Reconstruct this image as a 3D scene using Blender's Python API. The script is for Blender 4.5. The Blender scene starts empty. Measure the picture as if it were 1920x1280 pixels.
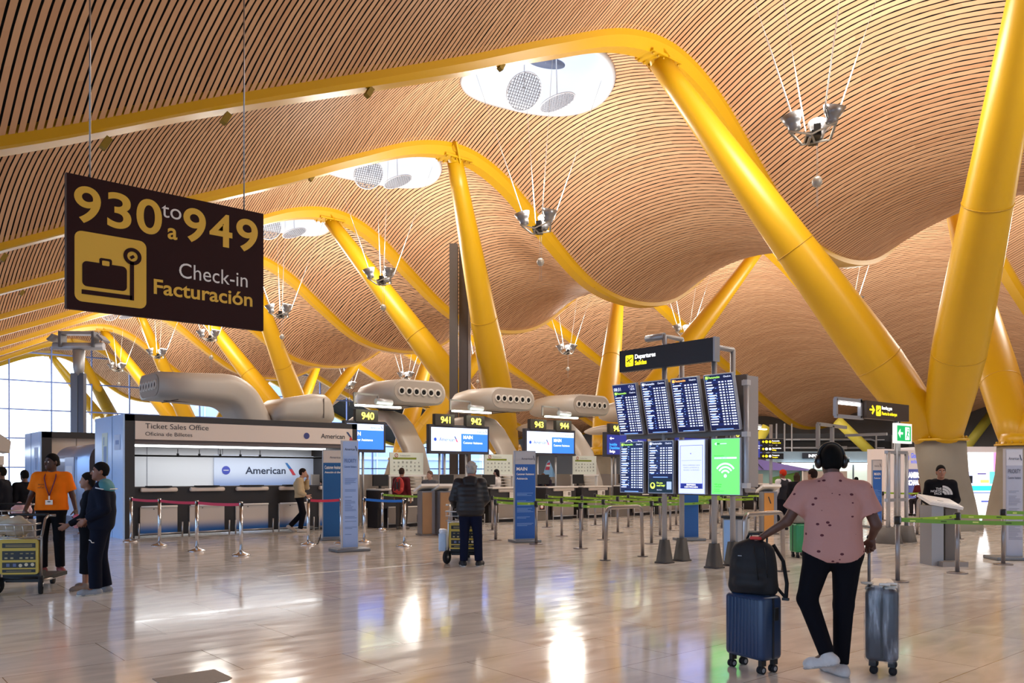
import bpy, bmesh, math, random
import numpy as np
from mathutils import Vector, Matrix

# ---------------------------------------------------------------- camera
S = bpy.context.scene
COL = S.collection
F = 1554.0                      # focal length in pixels of the 1920 wide frame
EYE = 1.55
SA, CA = 0.6451, 0.7641         # heading of the camera: forward = (SA, CA), right = (CA, -SA)
cam = bpy.data.cameras.new('camera')
cam.sensor_width = 36.0
cam.lens = 36.0 * F / 1920.0
cam.shift_y = 246.0 / 1920.0
cam.clip_start = 0.05
cam.clip_end = 600
cam_ob = bpy.data.objects.new('camera', cam)
cam_ob.location = (0, 0, EYE)
cam_ob.rotation_euler = (math.pi / 2, 0, -math.atan2(SA, CA))
COL.objects.link(cam_ob)
S.camera = cam_ob

# ---------------------------------------------------------------- world, exposure
w = bpy.data.worlds.new('sky')
w.use_nodes = True
S.world = w
bg = w.node_tree.nodes['Background']
bg.inputs[0].default_value = (0.80, 0.89, 1.0, 1)
bg.inputs[1].default_value = 3.6
S.view_settings.view_transform = 'Standard'
S.view_settings.look = 'None'
S.view_settings.gamma = 1.0
S.view_settings.use_curve_mapping = False
S.view_settings.exposure = 0.6
S.cycles.max_bounces = 7
S.cycles.diffuse_bounces = 4
S.cycles.glossy_bounces = 4
S.cycles.transparent_max_bounces = 12
S.cycles.caustics_reflective = False
S.cycles.caustics_refractive = False
S.cycles.sample_clamp_indirect = 6.0

LAMP_W = 800.0                  # each hanging uplight
LAMP_COL = (1.0, 0.96, 0.88)
SKY_E = 1.6                     # glow of the roof light glazing, standing in for daylight

# ---------------------------------------------------------------- pixel geometry
def floor_at(px, py):
    d = EYE * F / (py - 886.0)
    l = (px - 960.0) / F
    return Vector((d * (CA * l + SA), d * (CA - SA * l), 0.0))
def at(px, py, d):
    l = (px - 960.0) / F
    return Vector((d * (CA * l + SA), d * (CA - SA * l), EYE + d * (886.0 - py) / F))
def on_y(px, py, Y):
    l = (px - 960.0) / F
    return at(px, py, Y / (CA - SA * l))
def on_x(px, py, X):
    l = (px - 960.0) / F
    return at(px, py, X / (CA * l + SA))

# ---------------------------------------------------------------- materials
def lin(c):
    if isinstance(c, str):
        c = [int(c[i:i + 2], 16) / 255.0 for i in (0, 2, 4)]
    return tuple((x / 12.92 if x <= 0.04045 else ((x + 0.055) / 1.055) ** 2.4) for x in c)
_m = {}
def M(col, rough=0.5, metal=0.0, emit=0.0, var=0.0, scale=8.0, bump=0.0, name=None, spec=0.5):
    key = (col, rough, metal, emit, var, scale, bump, spec)
    if key in _m:
        return _m[key]
    m = bpy.data.materials.new(name or ('m_%s' % col))
    m.use_nodes = True
    nt = m.node_tree
    b = nt.nodes['Principled BSDF']
    c = lin(col)
    b.inputs['Base Color'].default_value = (*c, 1)
    b.inputs['Roughness'].default_value = rough
    b.inputs['Metallic'].default_value = metal
    b.inputs['Specular IOR Level'].default_value = spec
    if emit:
        b.inputs['Emission Color'].default_value = (*c, 1)
        b.inputs['Emission Strength'].default_value = emit
    if var or bump:
        tc = nt.nodes.new('ShaderNodeTexCoord')
        n = nt.nodes.new('ShaderNodeTexNoise')
        n.inputs['Scale'].default_value = scale
        n.inputs['Detail'].default_value = 4
        nt.links.new(tc.outputs['Object'], n.inputs['Vector'])
        if var:
            r = nt.nodes.new('ShaderNodeMapRange')
            r.inputs[3].default_value = 1 - var
            r.inputs[4].default_value = 1 + var
            nt.links.new(n.outputs['Fac'], r.inputs[0])
            mx = nt.nodes.new('ShaderNodeVectorMath')
            mx.operation = 'SCALE'
            mx.inputs[0].default_value = c
            nt.links.new(r.outputs[0], mx.inputs['Scale'])
            nt.links.new(mx.outputs[0], b.inputs['Base Color'])
        if bump:
            bp = nt.nodes.new('ShaderNodeBump')
            bp.inputs['Strength'].default_value = bump
            bp.inputs['Distance'].default_value = 0.02
            nt.links.new(n.outputs['Fac'], bp.inputs['Height'])
            nt.links.new(bp.outputs[0], b.inputs['Normal'])
    _m[key] = m
    return m

def glass_mat(name, tint, refl=0.10, rough=0.02):
    m = bpy.data.materials.new(name)
    m.use_nodes = True
    nt = m.node_tree
    for n in list(nt.nodes):
        if n.type != 'OUTPUT_MATERIAL':
            nt.nodes.remove(n)
    out = [n for n in nt.nodes if n.type == 'OUTPUT_MATERIAL'][0]
    t = nt.nodes.new('ShaderNodeBsdfTransparent')
    t.inputs[0].default_value = (*lin(tint), 1)
    g = nt.nodes.new('ShaderNodeBsdfGlossy')
    g.inputs['Roughness'].default_value = rough
    fr = nt.nodes.new('ShaderNodeFresnel')
    fr.inputs[0].default_value = 1.45
    mx = nt.nodes.new('ShaderNodeMixShader')
    nt.links.new(fr.outputs[0], mx.inputs[0])
    nt.links.new(t.outputs[0], mx.inputs[1])
    nt.links.new(g.outputs[0], mx.inputs[2])
    nt.links.new(mx.outputs[0], out.inputs[0])
    return m

# ---------------------------------------------------------------- mesh builder
class MB:
    def __init__(s):
        s.v, s.f, s.mi, s.sm, s.mats = [], [], [], [], []
    def m(s, mat):
        if mat not in s.mats:
            s.mats.append(mat)
        return s.mats.index(mat)
    def add(s, vs, fs, mat, smooth=False, X=None):
        o = len(s.v)
        if X is not None:
            vs = [X @ Vector(p) for p in vs]
        s.v.extend([tuple(p) for p in vs])
        i = s.m(mat)
        for f in fs:
            s.f.append(tuple(a + o for a in f))
            s.mi.append(i)
            s.sm.append(smooth)
        return s
    def box(s, c, d, mat, rot=None, bev=0.0):
        x, y, z = [k / 2.0 for k in d]
        X = Matrix.Translation(Vector(c))
        if rot is not None:
            X = X @ (rot if isinstance(rot, Matrix) else Matrix.Rotation(rot, 4, 'Z'))
        if bev > 0:
            b = min(bev, x * .9, y * .9, z * .9)
            bm = bmesh.new()
            bmesh.ops.create_cube(bm, size=1.0)
            for v in bm.verts:
                v.co = Vector((v.co.x * 2 * x, v.co.y * 2 * y, v.co.z * 2 * z))
            bmesh.ops.bevel(bm, geom=list(bm.edges), offset=b, segments=3, affect='EDGES', profile=0.5)
            bm.verts.ensure_lookup_table()
            s.add([v.co.copy() for v in bm.verts], [[v.index for v in f.verts] for f in bm.faces], mat, True, X)
            bm.free()
            return s
        vs = [(i, j, k) for i in (-x, x) for j in (-y, y) for k in (-z, z)]
        fs = [(0, 1, 3, 2), (4, 6, 7, 5), (0, 4, 5, 1), (2, 3, 7, 6), (0, 2, 6, 4), (1, 5, 7, 3)]
        return s.add(vs, fs, mat, False, X)
    def bar(s, p, q, wd, ht, mat, up=(0, 0, 1)):
        p, q = Vector(p), Vector(q)
        d = q - p
        L = d.length
        z = d.normalized()
        x = Vector(up).cross(z)
        if x.length < 1e-4:
            x = Vector((1, 0, 0)).cross(z)
        x.normalize()
        y = z.cross(x)
        R = Matrix((x, y, z)).transposed().to_4x4()
        return s.box((p + q) / 2, (wd, ht, L), mat, R)
    def tube(s, pts, r, mat, seg=10, closed=False, cap=True):
        pts = [Vector(p) for p in pts]
        n = len(pts)
        rr = r if isinstance(r, (list, tuple)) else [r] * n
        T = []
        for i in range(n):
            if closed:
                t = pts[(i + 1) % n] - pts[i - 1]
            else:
                t = pts[min(i + 1, n - 1)] - pts[max(i - 1, 0)]
            T.append(t.normalized())
        u = Vector((0, 0, 1)).cross(T[0])
        if u.length < 1e-3:
            u = Vector((1, 0, 0))
        u.normalize()
        vs = []
        for i in range(n):
            u = u - T[i] * u.dot(T[i])
            u.normalize()
            b = T[i].cross(u)
            for k in range(seg):
                a = 2 * math.pi * k / seg
                vs.append(pts[i] + (u * math.cos(a) + b * math.sin(a)) * rr[i])
        fs = []
        for i in range(n if closed else n - 1):
            j = (i + 1) % n
            for k in range(seg):
                k2 = (k + 1) % seg
                fs.append((i * seg + k, i * seg + k2, j * seg + k2, j * seg + k))
        s.add(vs, fs, mat, True)
        if cap and not closed:
            o = len(s.v) - n * seg
            i = s.m(mat)
            s.f.append(tuple(o + k for k in reversed(range(seg))))
            s.f.append(tuple(o + (n - 1) * seg + k for k in range(seg)))
            s.mi += [i, i]
            s.sm += [False, False]
        return s
    def lathe(s, prof, mat, seg=24, X=None, sx=1.0, sy=1.0, cap=True):
        vs, fs = [], []
        n = len(prof)
        for r, z in prof:
            for k in range(seg):
                a = 2 * math.pi * k / seg
                vs.append((r * sx * math.cos(a), r * sy * math.sin(a), z))
        for i in range(n - 1):
            for k in range(seg):
                k2 = (k + 1) % seg
                fs.append((i * seg + k, i * seg + k2, (i + 1) * seg + k2, (i + 1) * seg + k))
        s.add(vs, fs, mat, True, X)
        if cap:
            o = len(s.v) - n * seg
            i = s.m(mat)
            for row, rev in ((0, True), (n - 1, False)):
                if prof[row][0] > 1e-4:
                    ks = [o + row * seg + k for k in range(seg)]
                    s.f.append(tuple(reversed(ks)) if rev else tuple(ks))
                    s.mi.append(i)
                    s.sm.append(False)
        return s
    def prism(s, poly, y0, y1, mat, X=None, smooth=False):
        # poly in the x,z plane, extruded along y
        n = len(poly)
        vs = [(a, y0, b) for a, b in poly] + [(a, y1, b) for a, b in poly]
        fs = [tuple(range(n)), tuple(reversed(range(n, 2 * n)))]
        s.add(vs, fs, mat, False, X)
        o = len(s.v) - 2 * n
        i = s.m(mat)
        for k in range(n):
            k2 = (k + 1) % n
            s.f.append((o + k, o + n + k, o + n + k2, o + k2))
            s.mi.append(i)
            s.sm.append(smooth)
        return s
    def quad(s, a, b, c, d, mat):
        return s.add([a, b, c, d], [(0, 1, 2, 3)], mat)
    def plate(s, x0, x1, z0, z1, y, mat, t=0.002):
        # thin inlay on a face that looks towards -y
        return s.box(((x0 + x1) / 2, y - t / 2, (z0 + z1) / 2), (x1 - x0, t, z1 - z0), mat)
    def disc(s, x, z, r, y, mat, seg=20, t=0.002, sx=1.0):
        return s.prism([(x + sx * r * math.cos(2 * math.pi * k / seg), z + r * math.sin(2 * math.pi * k / seg)) for k in range(seg)], y - t, y, mat)
    def arc(s, x, z, r0, r1, a0, a1, y, mat, seg=20, t=0.002):
        P = []
        for k in range(seg + 1):
            a = math.radians(a0 + (a1 - a0) * k / seg)
            P.append((x + r1 * math.cos(a), z + r1 * math.sin(a), x + r0 * math.cos(a), z + r0 * math.sin(a)))
        for k in range(seg):
            A, B = P[k], P[k + 1]
            s.quad((A[0], y - t, A[1]), (A[2], y - t, A[3]), (B[2], y - t, B[3]), (B[0], y - t, B[1]), mat)
        return s
    def text(s, txt, x, z, h, y, mat, align='LEFT', bold=0.0, sx=1.0, t=0.003):
        vs, fs, x0, x1 = font(txt, bold)
        k = h / 0.70
        W = (x1 - x0) * k * sx
        ox = {'LEFT': 0, 'CENTER': -W / 2, 'RIGHT': -W}[align]
        s.add([(x + ox + (a - x0) * k * sx, y - t, z + b * k) for a, b in vs], fs, mat)
        return s
    def fit(s, txt, x, z, h, y, mat, wmax, align='LEFT', bold=0.0):
        vs, fs, x0, x1 = font(txt, bold)
        W = (x1 - x0) * h / .7
        return s.text(txt, x, z, h, y, mat, align, bold, min(1.0, wmax / W))
    def build(s, name, parent=None, X=None, coll=None):
        me = bpy.data.meshes.new(name)
        vs = s.v
        if X is not None:
            vs = [tuple(X @ Vector(p)) for p in vs]
        me.from_pydata(vs, [], s.f)
        for m in s.mats:
            me.materials.append(m)
        me.polygons.foreach_set('material_index', s.mi)
        me.polygons.foreach_set('use_smooth', s.sm)
        me.update()
        o = bpy.data.objects.new(name, me)
        COL.objects.link(o)
        if parent is not None:
            o.parent = parent
        return o

_fc = {}
def font(txt, bold):
    key = (txt, bold)
    if key not in _fc:
        cu = bpy.data.curves.new('lettering', 'FONT')
        cu.body = txt
        cu.size = 1.0
        cu.offset = bold
        cu.resolution_u = 8 if len(txt) < 4 else 4
        cu.fill_mode = 'FRONT'
        ob = bpy.data.objects.new('lettering', cu)
        me = bpy.data.meshes.new_from_object(ob)
        vs = [(v.co.x, v.co.y) for v in me.vertices]
        fs = [tuple(p.vertices) for p in me.polygons]
        bpy.data.objects.remove(ob)
        bpy.data.curves.remove(cu)
        bpy.data.meshes.remove(me)
        xs = [a for a, b in vs] or [0, 1]
        _fc[key] = (vs, fs, min(xs), max(xs))
    return _fc[key]

def rrect(x0, x1, z0, z1, r, n=5):
    P = []
    for cx, cz, a0 in ((x1 - r, z1 - r, 0), (x0 + r, z1 - r, 90), (x0 + r, z0 + r, 180), (x1 - r, z0 + r, 270)):
        for k in range(n + 1):
            a = math.radians(a0 + 90.0 * k / n)
            P.append((cx + r * math.cos(a), cz + r * math.sin(a)))
    return P

def tag(o, label, cat, group=None, kind=None):
    o['label'] = label
    o['category'] = cat
    if group:
        o['group'] = group
    if kind:
        o['kind'] = kind
    return o
def thing(name, label, cat, loc=(0, 0, 0), rz=0.0, group=None):
    o = bpy.data.objects.new(name, None)
    o.empty_display_size = 0.1
    COL.objects.link(o)
    o.location = loc
    o.rotation_euler = (0, 0, rz)
    return tag(o, label, cat, group)
def struct(o, label):
    o['kind'] = 'structure'
    o['label'] = label
    return o
def dup(root, loc, rz=0.0, label=None, group=None):
    r = root.copy()
    COL.objects.link(r)
    r.location = loc
    r.rotation_euler = (0, 0, rz)
    if label:
        r['label'] = label
    if group:
        r['group'] = group
    for ch in list(root.children):
        c = ch.copy()
        COL.objects.link(c)
        c.parent = r
        for g in list(ch.children):
            d = g.copy()
            COL.objects.link(d)
            d.parent = c
    return r
FACE_X = -math.pi / 2           # local -y looks towards world -x

# common materials
STEEL = M('a9a9ab', 0.35, 0.85, name='brushed_steel')
ALU = M('b4b6ba', 0.45, 0.5, name='aluminium')
GREY = M('8e8a86', 0.5, name='grey_paint')
WHITE = M('ece9e4', 0.5, name='white_paint')
BLACK = M('0c0c0e', 0.5, name='black_plastic')
DARK = M('2b2829', 0.5, name='charcoal_paint')
RUBBER = M('17171a', 0.8, name='rubber')
# ================================================================ ROOF
UT = [0, 1.5, 2.6, 3.5, 5.2, 6.7, 7.9, 9.0, 10.6, 13.0, 15.6, 20.6, 23.9, 27.4, 29.2, 31.5, 34.5, 38, 44]
ZT = [8.5, 8.65, 9.0, 9.5, 10.75, 11.85, 12.42, 12.62, 12.38, 11.35, 10.09, 7.8, 6.25, 4.9, 4.72, 4.95, 5.9, 7.3, 9.6]
_sl = [0.0] + [((ZT[i + 1] - ZT[i]) / (UT[i + 1] - UT[i]) + (ZT[i] - ZT[i - 1]) / (UT[i] - UT[i - 1])) / 2 for i in range(1, len(UT) - 1)] + [0.6]
TROUGH = 26.0
def zb(X):
    u = abs(X - TROUGH)
    i = 0
    while i < len(UT) - 2 and u > UT[i + 1]:
        i += 1
    h = UT[i + 1] - UT[i]
    t = (u - UT[i]) / h
    t = min(t, 1.0)
    return ((2 * t**3 - 3 * t**2 + 1) * ZT[i] + (t**3 - 2 * t**2 + t) * h * _sl[i] + (-2 * t**3 + 3 * t**2) * ZT[i + 1] + (t**3 - t**2) * h * _sl[i + 1])
BAY = 9.0
YA = 14.08                                    # first beam seen
RISE = 1.2
XMIN, XMAX = -7.0, 64.0
SKX = (16.7, 35.3)                            # roof lights, on the crown of every bay
SKR = 2.25
def zc(X, Y, Yc):
    t = max(-1.0, min(1.0, (Y - Yc) / (BAY / 2)))
    return zb(X) + RISE * (1 - t * t)

# arc length of the section
_xs = np.linspace(XMIN, XMAX, 6000)
_zs = np.array([zb(x) for x in _xs])
_s = np.concatenate([[0], np.cumsum(np.hypot(np.diff(_xs), np.diff(_zs)))])

def slat_material():
    m = bpy.data.materials.new('bamboo_slats')
    m.use_nodes = True
    nt = m.node_tree
    b = nt.nodes['Principled BSDF']
    g = nt.nodes.new('ShaderNodeNewGeometry')
    cr = nt.nodes.new('ShaderNodeValToRGB')
    cr.color_ramp.elements[0].color = (*lin('c79a76'), 1)
    cr.color_ramp.elements[1].color = (*lin('d6ab86'), 1)
    e = cr.color_ramp.elements.new(0.5)
    e.color = (*lin('cfa37f'), 1)
    nt.links.new(g.outputs['Random Per Island'], cr.inputs[0])
    tc = nt.nodes.new('ShaderNodeTexCoord')
    mp = nt.nodes.new('ShaderNodeMapping')
    mp.inputs['Scale'].default_value = (6, 0.5, 3)
    n = nt.nodes.new('ShaderNodeTexNoise')
    n.inputs['Scale'].default_value = 2.0
    n.inputs['Detail'].default_value = 3
    nt.links.new(tc.outputs['Object'], mp.inputs[0])
    nt.links.new(mp.outputs[0], n.inputs['Vector'])
    r = nt.nodes.new('ShaderNodeMapRange')
    r.inputs[3].default_value = 0.93
    r.inputs[4].default_value = 1.07
    nt.links.new(n.outputs['Fac'], r.inputs[0])
    mx = nt.nodes.new('ShaderNodeVectorMath')
    mx.operation = 'SCALE'
    nt.links.new(cr.outputs[0], mx.inputs[0])
    nt.links.new(r.outputs[0], mx.inputs['Scale'])
    nt.links.new(mx.outputs[0], b.inputs['Base Color'])
    b.inputs['Roughness'].default_value = 0.6
    b.inputs['Specular IOR Level'].default_value = 0.12
    return m
SLAT = slat_material()
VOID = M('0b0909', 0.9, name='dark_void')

def ceiling_bay(k):
    rnd = random.Random(100 + k)
    Y0 = YA - BAY + BAY * k
    Yc = Y0 + BAY / 2
    a, b = Y0 + 0.27, Y0 + BAY - 0.27
    mb = MB()
    pitch, wid = 0.132, 0.093
    nseg = 12 if k < 3 else 8
    s = 0.0
    V, FC = [], []
    thick = k < 3
    while s + wid < _s[-1]:
        x0 = float(np.interp(s, _s, _xs))
        x1 = float(np.interp(s + wid, _s, _xs))
        s += pitch
        if k >= 7 and x0 > 45:
            continue
        xm = (x0 + x1) / 2
        runs = [(a, b)]
        for sx in SKX:
            dx = abs(xm - sx)
            if dx < SKR + 0.02:
                h = math.sqrt((SKR + 0.02) ** 2 - dx * dx)
                runs = [(a, Yc - h), (Yc + h, b)]
        for (ya, yb) in runs:
            # boards of about 3 m end to end
            cuts = [ya]
            y = ya + rnd.uniform(0.8, 3.2)
            while y < yb - 0.5:
                cuts.append(y)
                y += rnd.uniform(2.2, 3.4)
            cuts.append(yb)
            for c0, c1 in zip(cuts[:-1], cuts[1:]):
                n = max(1, int(round(nseg * (c1 - c0) / (b - a))))
                o = len(V)
                for i in range(n + 1):
                    yy = c0 + (c1 - c0) * i / n
                    z0, z1 = zc(x0, yy, Yc), zc(x1, yy, Yc)
                    if thick:
                        V += [(x0, yy, z0 + .010), (x0, yy, z0), (x1, yy, z1), (x1, yy, z1 + .010)]
                    else:
                        V += [(x0, yy, z0), (x1, yy, z1)]
                q = 4 if thick else 2
                for i in range(n):
                    p, r = o + i * q, o + (i + 1) * q
                    for j in range(q - 1):
                        FC.append((p + j, r + j, r + j + 1, p + j + 1))
    mb.add(V, FC, SLAT)
    # near-black sheet, its colour standing for the unlit void above the slats
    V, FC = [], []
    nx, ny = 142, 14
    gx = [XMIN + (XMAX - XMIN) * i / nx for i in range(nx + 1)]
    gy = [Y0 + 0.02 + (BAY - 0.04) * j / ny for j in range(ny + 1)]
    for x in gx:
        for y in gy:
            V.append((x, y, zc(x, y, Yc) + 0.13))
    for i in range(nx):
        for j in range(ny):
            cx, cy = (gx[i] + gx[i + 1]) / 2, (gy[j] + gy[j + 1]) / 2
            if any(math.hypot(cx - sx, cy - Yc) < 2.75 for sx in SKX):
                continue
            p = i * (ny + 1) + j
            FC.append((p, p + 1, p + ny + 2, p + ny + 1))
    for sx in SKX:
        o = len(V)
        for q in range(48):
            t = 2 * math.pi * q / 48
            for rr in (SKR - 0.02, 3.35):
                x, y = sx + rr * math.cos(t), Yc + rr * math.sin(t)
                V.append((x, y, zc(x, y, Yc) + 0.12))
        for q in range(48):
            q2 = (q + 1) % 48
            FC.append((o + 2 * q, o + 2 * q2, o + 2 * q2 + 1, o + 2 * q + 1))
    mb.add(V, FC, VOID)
    o = mb.build('ceiling')
    struct(o, 'wavy ceiling of bamboo slats between two yellow roof beams')
for k in range(-2, 9):
    ceiling_bay(k)

# ---------------------------------------------------------------- beams
YEL = M('cf9f0c', 0.38, var=0.05, scale=0.4, name='yellow_paint')
YEL_B = M('c0930e', 0.42, name='yellow_paint_shade')
BEAMS = ['nearest of the row, crossing the top of the view', 'second of the row, behind the nearest roof light', 'third of the row, ending at the hanging brown sign', 'fourth of the row, seen right of the brown sign', 'fifth of the row, mostly behind the brown sign', 'sixth of the row, far down the hall', 'seventh of the row, next to the glass end wall', 'eighth of the row, over the glass end wall', 'last of the row, outside the glass end wall']
for i in range(-2, 9):
    Y = YA + BAY * i
    mb = MB()
    V, FC = [], []
    n = 420
    for j in range(n + 1):
        x = XMIN + (XMAX - XMIN) * j / n
        z = zb(x)
        # the girder hangs below the slats on the falling stretches and sinks into them on the rising ones
        g = max(0.0, min(1.0, (TROUGH - .5 - x) / 5.0)) if x < 30 else max(0.0, min(1.0, (x - 34.2) / 2.5))
        dp = .012 + .27 * g * max(.05, min(1.0, (x - 4) / 12.0 if x < 30 else (50 - x) / 9))
        V += [(x, Y - .27, z + .5), (x, Y - .285, z - .012), (x, Y - .2, z - dp - .01), (x, Y + .2, z - dp - .01), (x, Y + .285, z - .012), (x, Y + .27, z + .5)]
    for j in range(n):
        for q in range(6):
            q2 = (q + 1) % 6
            FC.append((j * 6 + q, (j + 1) * 6 + q, (j + 1) * 6 + q2, j * 6 + q2))
    mb.add(V, FC, YEL)
    if 0 <= i < 3:   # small brackets bolted under the beam
        for x in (3.5, 5.4, 8.2, 11.5):
            z = zb(x)
            mb.box((x, Y - .1, z - .2), (.1, .12, .2), M('8d7410', .5), Matrix.Rotation(.5, 4, 'Y'))
        for x in (20.2, 22.0, 23.6):
            z = zb(x)
            mb.box((x, Y - .2, z - .05), (.14, .06, .08), M('b58a10', .5))
    o = mb.build('roof_beam')
    if i < 0:
        tag(o, 'curved yellow roof beam above the viewer, out of the picture', 'beam', 'curved yellow roof beams')
    else:
        tag(o, 'curved yellow roof beam, ' + BEAMS[i], 'beam', 'curved yellow roof beams')

# ---------------------------------------------------------------- columns
CONC = M('8b8273', 0.85, var=0.16, scale=2.2, bump=0.3, name='concrete')
def column(m, row):
    Yb = YA - BAY / 2 + 18.0 * m
    sg = -1 if row == 0 else 1
    Xb = TROUGH + sg * 2.9
    lab = {(0, 0): 'large V column on the right, with two yellow arms on a flared concrete foot',
           (0, 1): 'V column at the right edge of the view, its yellow arm rising behind the large one',
           (1, 0): 'V column rising behind the row of check-in desks, beside the dark shaft',
           (1, 1): 'V column behind the departure screens, its arm leaning right to a roof beam',
           (2, 0): 'V column behind the ticket office, whose right arm passes right of the brown sign',
           (2, 1): 'slim far V column seen between the second and third air outlet housings',
           (3, 0): 'far V column near the glass end wall, left of the first air outlet housing',
           (3, 1): 'farthest V column with yellow arms seen over the ticket office roof',
           (4, 0): 'V column outside the glass end wall, left one',
           (4, 1): 'V column outside the glass end wall, right one'}[(m, row)]
    t = thing('support_column', lab, 'column', (Xb, Yb, 0), 0, 'V shaped columns under the roof')
    ZF = 2.42
    mb = MB()
    # concrete foot: round on top, stretched towards the middle of the trough at the floor
    V, FC = [], []
    ns = 28
    lv = [(0.0, 1.12, .68, .98), (.22, 1.10, .66, .96), (.23, .98, .62, .88), (.8, .88, .60, .66), (1.5, .72, .58, .28), (ZF - .02, .63, .63, 0.0)]
    for z, rx, ry, off in lv:
        for q in range(ns):
            a = 2 * math.pi * q / ns
            V.append((-sg * off * .85 + rx * math.cos(a), ry * math.sin(a), z))
    for i in range(len(lv) - 1):
        for q in range(ns):
            q2 = (q + 1) % ns
            FC.append((i * ns + q, i * ns + q2, (i + 1) * ns + q2, (i + 1) * ns + q))
    FC.append(tuple((len(lv) - 1) * ns + q for q in range(ns)))
    mb.add(V, FC, CONC, True)
    mb.build('concrete_foot', t)
    mb = MB()
    mb.lathe([(.70, ZF - .03), (.70, ZF + .03), (.58, ZF + .04), (.56, ZF + .2), (.5, ZF + .35)], YEL, 32)
    for q in range(18):
        a = 2 * math.pi * q / 18
        mb.lathe([(.035, 0), (.035, .07), (.02, .09)], YEL_B, 8, Matrix.Translation((.63 * math.cos(a), .63 * math.sin(a), ZF + .02)))
    mb.build('flange', t)
    for sy in (-1, 1):
        Xt = TROUGH + sg * 9.1
        top = Vector((Xt - Xb, sy * BAY / 2, zb(Xt) - .32))
        bot = Vector((0, sy * .03, ZF - .1))
        P, R = [], []
        nn = 14
        for i in range(nn + 1):
            f = i / nn
            P.append(bot.lerp(top, f))
            R.append(.45 + .20 * math.sin(math.pi * min(1, f / .3) / 2) - .38 * max(0, (f - .2) / .8) ** 1.15)
        dirv = (top - bot).normalized()
        mb = MB()
        mb.tube(P, R, YEL, 24)
        # a weld ring or two
        for f in (.22, .52):
            c = bot.lerp(top, f)
            i = int(f * nn)
            mb.tube([c - dirv * .012, c + dirv * .012], R[i] + .006, YEL_B, 24)
        arm = mb.build('arm', t)
        mb = MB()
        side = Vector((0, 1, 0))
        mb.tube([top - dirv * .05, top + dirv * .35], [.27, .10], YEL, 16)
        for dy in (-.12, .12):
            mb.bar(top + side * dy - dirv * .1, top + side * dy + dirv * .62, .42, .05, YEL, up=(1, 0, 0))
        mb.tube([top + dirv * .38 - side * .2, top + dirv * .38 + side * .2], .13, YEL_B, 14)
        zt = zb(Xt) - .3 - top.z
        X = Matrix.Translation(Vector((top.x, top.y, zb(Xt) - .32)))
        mb.box((top.x, top.y, zb(Xt) - .30), (1.15, .62, .07), YEL)
        for q in range(6):
            for dy in (-.24, .24):
                mb.lathe([(.035, -.06), (.035, 0)], YEL_B, 6, Matrix.Translation((top.x - .5 + q * .2, top.y + dy, zb(Xt) - .34)))
        mb.build('arm_head', arm)
for m in range(0, 5):
    for row in (0, 1):
        column(m, row)

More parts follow.
